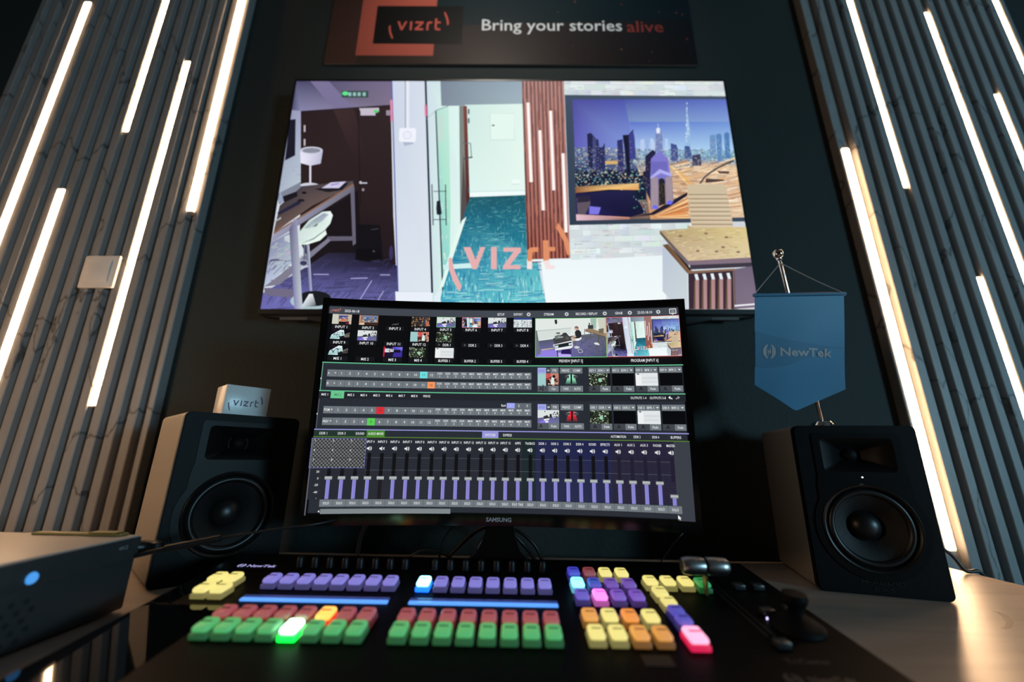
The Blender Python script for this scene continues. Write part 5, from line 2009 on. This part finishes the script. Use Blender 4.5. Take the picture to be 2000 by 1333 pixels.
rows = ((0.0770, [((70, 70, 255), 0.5), (RED, 0.35), (YEL, 0.95), (YEL, 0.95)]),
        (0.0420, [((120, 226, 255), 2.6), ((60, 90, 240), 0.5), (PUR, 0.55), (PUR, 0.55)]),
        (0.0080, [((110, 90, 220), 0.7), ((255, 120, 230), 1.7), (PUR, 0.7), (PUR, 0.7)]),
        (-0.0410, [(ORG, 0.9), (YEL, 0.95), ((250, 150, 50), 0.9), (YEL, 0.95)]),
        (-0.0755, [(YEL, 0.95), (YEL, 0.95), (ORG, 0.9), (ORG, 0.8)]))
for y, ks in rows:
    for x, (c, p_) in zip(C1, ks):
        key(x, y, c, p_)
for x in (0.1776, 0.2000, 0.2225):
    key(x, 0.0525, YEL, 0.95)
key(0.2425, 0.0490, (40, 190, 90), 0.5)
key(0.1785, 0.0195, YEL, 0.9)
key(0.1795, -0.006, YEL, 0.9, d=0.020)
key(0.1795, -0.0275, (90, 80, 230), 0.5, d=0.019)
key(0.1795, -0.0475, (90, 80, 230), 0.55, d=0.019)
key(0.1785, -0.0770, (255, 170, 205), 1.4, w=0.020, d=0.028, label='large lit pink key', base=(255, 20, 90))

# blue status bars
m_bar = mat('blue_bar_glow', (0.1, 0.2, 0.4), 0.2, emit=(0.10, 0.34, 1.0), strength=1.15)
m_bar2 = mat('blue_bar_top', (0.05, 0.08, 0.2), 0.2, emit=(0.08, 0.14, 0.60), strength=0.25)
for x0, x1 in ((-0.3130, -0.1430), (-0.1190, 0.0530)):
    bm = new()
    add_box(bm, (x0, -0.0075, 0.0003), (x1, -0.0010, 0.0026), 0.0008, 2, mi=0)
    add_box(bm, (x0, -0.0008, 0.0003), (x1, 0.0048, 0.0030), 0.0008, 2, mi=1)
    fin(bm, 'status_bar', [m_bar, m_bar2], pan)
# small rotary knobs along the rear edge
for b0, b1 in ((-0.300, -0.1518), (-0.1102, 0.0407)):
    for k in range(8):
        bm = new()
        add_lathe(bm, [(0, 0.013), (0.0038, 0.013), (0.0048, 0.011), (0.0052, 0.0003), (0, 0.0003)], 16)
        add_box(bm, (-0.0005, 0.0005, 0.0131), (0.0005, 0.0045, 0.0136))
        o = fin(bm, 'rotary_knob', m_black, pan, 40)
        o.location = (b0 + (b1 - b0) * k / 7 + 0.002, 0.100, 0)
for x, y in ((-0.1160, 0.066), (-0.0950, 0.066)):
    bm = new()
    add_box(bm, (x - 0.0016, y - 0.0016, 0.0002), (x + 0.0016, y + 0.0016, 0.0020), 0.0005, 1)
    fin(bm, 'indicator_light', mat('blue_indicator', (0.1, 0.1, 0.3), 0.3, emit=(0.15, 0.15, 1.0), strength=2.5), pan)
for x, y in ((-0.096, -0.022), (0.2816, -0.023)):
    bm = new()
    add_lathe(bm, [(0, 0.0022), (0.0014, 0.0018), (0.0015, 0.0002)], 12, mtx=M((x, y, 0)))
    fin(bm, 'indicator_light', mat('white_indicator', (0.5, 0.5, 0.6), 0.3, emit=(0.6, 0.55, 1.0), strength=2.5), pan)
# maker's name
bm = new()
add_polys(bm, n_mark(-0.3790, 0.099, 0.0062), 0.0005)
add_text(bm, 'NewTek', -0.3700, 0.0945, 0.0085, 0.0005, width=0.040)
fin(bm, 'maker_name', mat('lit_name', (0.3, 0.3, 0.5), 0.4, emit=(0.42, 0.42, 0.80), strength=0.8), pan)
bm = new()
add_text(bm, 'TriCaster', 0.250, -0.104, 0.0075, 0.0005, width=0.041)
add_polys(bm, n_mark(0.240, -0.127, 0.0085), 0.0005)
add_text(bm, 'NewTek', 0.253, -0.131, 0.0085, 0.0005, width=0.040)
fin(bm, 'model_name', mat('faint_print', (0.018, 0.018, 0.019), 0.5), pan)
bm = new()
add_box(bm, (0.119, -0.113, 0.0002), (0.146, -0.096, 0.0006))
fin(bm, 'grey_sticker', mat('dark_sticker', (0.008, 0.008, 0.009), 0.6), pan)
# T-bar
bm = new()
add_box(bm, (0.2575, -0.060, 0.0002), (0.2600, 0.110, 0.0012))
add_box(bm, (0.2650, -0.060, 0.0002), (0.2675, 0.110, 0.0012))
fin(bm, 'lever_slot', m_gunmetal, pan)
bm = new()
LV = Vector((0.2405, 0.034, 0.0340))
add_box(bm, (0.2392, 0.030, 0.001), (0.2418, 0.040, 0.0240), 0.0005, 1)
arm = fin(bm, 'lever_arm', mat('lever_keylit_yellow', (0.22, 0.19, 0.08), 0.4, metal=0.6), pan)  # yellow light of the nearby keys put into the arm's colour
bm = new()
for s_ in (-1, 1):
    add_lathe(bm, [(0, 0.0018), (0.0098, 0.0018), (0.0106, 0.004), (0.0106, 0.020), (0.0095, 0.0268), (0.0078, 0.0288), (0, 0.0292)], 32, mtx=M(LV, ry=R(90 * s_)))
fin(bm, 'lever_handle', m_silver, arm, 40)
bm = new()
add_lathe(bm, [(0, -0.0017), (0.0085, -0.0017), (0.0085, 0.0017), (0, 0.0017)], 24, mtx=M(LV, ry=R(90)))
fin(bm, 'lever_hub', m_black, arm, 40)
# joystick
bm = new()
jm = M((0.302, -0.040, 0))
add_lathe(bm, [(0.026, 0.0003), (0.026, 0.003), (0.022, 0.006), (0.012, 0.012), (0.0075, 0.014), (0.0070, 0.020), (0.011, 0.024), (0.0125, 0.029), (0.0115, 0.034), (0, 0.036)], 32, mtx=jm)
fin(bm, 'joystick', m_dome, pan, 60)
for x, y in ((0.292, 0.055), (0.316, 0.055), (0.262, -0.078), (0.288, -0.012), (0.318, -0.006)):
    bm = new()
    add_box(bm, (x - 0.007, y - 0.0055, 0.0003), (x + 0.007, y + 0.0055, 0.007), 0.0015, 2)
    fin(bm, 'unlit_key', mat('unlit_key', (0.03, 0.033, 0.036), 0.35), pan)

# ---------------------------------------------------------------- cables
def W(*p):
    return Vector((p[0], p[1], p[2] + EYE))


bm = new()
add_tube(bm, [W(-0.490, 0.588, -0.124), W(-0.462, 0.600, -0.118)], 0.0030, 10)
add_tube(bm, [W(-0.462, 0.600, -0.118), W(-0.405, 0.622, -0.1085)], 0.0046, 10)
add_tube(bm, [W(-0.405, 0.622, -0.1085), W(-0.35, 0.645, -0.102), W(-0.295, 0.67, -0.0975), W(-0.262, 0.715, -0.092), W(-0.24, 0.765, -0.085)], 0.0017, 8)
tag(fin(bm, 'cable', m_cable, None, 60), 'thin black cable running from the computer case to behind the monitor', 'cable')


def zd(x):                    # desk surface height (lens frame)
    return -0.198 - 0.0184 * x


CB = [([(-0.225, 0.765, -0.085), (-0.262, 0.79, -0.12), (-0.276, 0.81, -0.165), (-0.262, 0.80, zd(-0.26) + 0.006), (-0.20, 0.86, zd(-0.2) + 0.006)], 0.0042, 'thick black cable dropping straight down behind the left half of the monitor'),
      ([(-0.205, 0.83, zd(-0.2) + 0.003), (-0.190, 0.80, -0.175), (-0.155, 0.79, -0.158), (-0.115, 0.80, -0.168), (-0.085, 0.81, zd(-0.08) + 0.003)], 0.0020, 'thin black cable arching low over the desk left of the monitor foot'),
      ([(-0.115, 0.79, zd(-0.11) + 0.003), (-0.125, 0.78, -0.165), (-0.110, 0.77, -0.125), (-0.072, 0.76, -0.102), (-0.035, 0.765, -0.118), (-0.005, 0.79, -0.158), (0.012, 0.83, zd(0.01) + 0.003)], 0.0018, 'thin grey-lit cable in a tall loop beside the monitor foot'),
      ([(-0.13, 0.83, zd(-0.13) + 0.004), (-0.10, 0.82, -0.160), (-0.06, 0.81, -0.128), (-0.02, 0.80, -0.120), (0.02, 0.80, -0.150), (0.05, 0.83, zd(0.05) + 0.004)], 0.0036, 'thick black cable forming a wide loop behind the monitor foot'),
      ([(-0.02, 0.765, -0.085), (-0.026, 0.78, -0.12), (-0.034, 0.80, -0.15), (-0.015, 0.82, -0.172), (0.01, 0.85, zd(0.01) + 0.003)], 0.0032, 'black cable hanging from the monitor right beside its neck'),
      ([(-0.08, 0.84, zd(-0.08) + 0.004), (-0.05, 0.86, -0.145), (0.0, 0.865, -0.135), (0.04, 0.865, -0.16), (0.06, 0.87, zd(0.06) + 0.004)], 0.0034, 'black cable in a low loop nearest the wall behind the monitor'),
      ([(0.285, 0.88, zd(0.28) + 0.003), (0.305, 0.87, -0.17), (0.32, 0.86, -0.150), (0.345, 0.87, -0.130), (0.36, 0.90, -0.115)], 0.0012, 'hair-thin black cable rising at the rear edge of the desk near the lever')]
for pts, r_, lab in CB:
    bm = new()
    add_tube(bm, [W(*p) for p in pts], r_, 8)
    tag(fin(bm, 'cable', m_cable, None, 60), lab, 'cable')
bm = new()
add_tube(bm, [W(0.735, 0.885, -0.130), W(0.80, 0.885, -0.150), W(0.845, 0.875, -0.178), W(0.862, 0.868, zd(0.862) + 0.006), W(0.886, 0.865, zd(0.886) + 0.004), W(0.897, 0.865, -0.245), W(0.900, 0.87, -0.34)], 0.0034, 10)
tag(fin(bm, 'cable', m_cable, None, 60), 'black cable behind the right loudspeaker dropping over the end of the desk', 'cable')
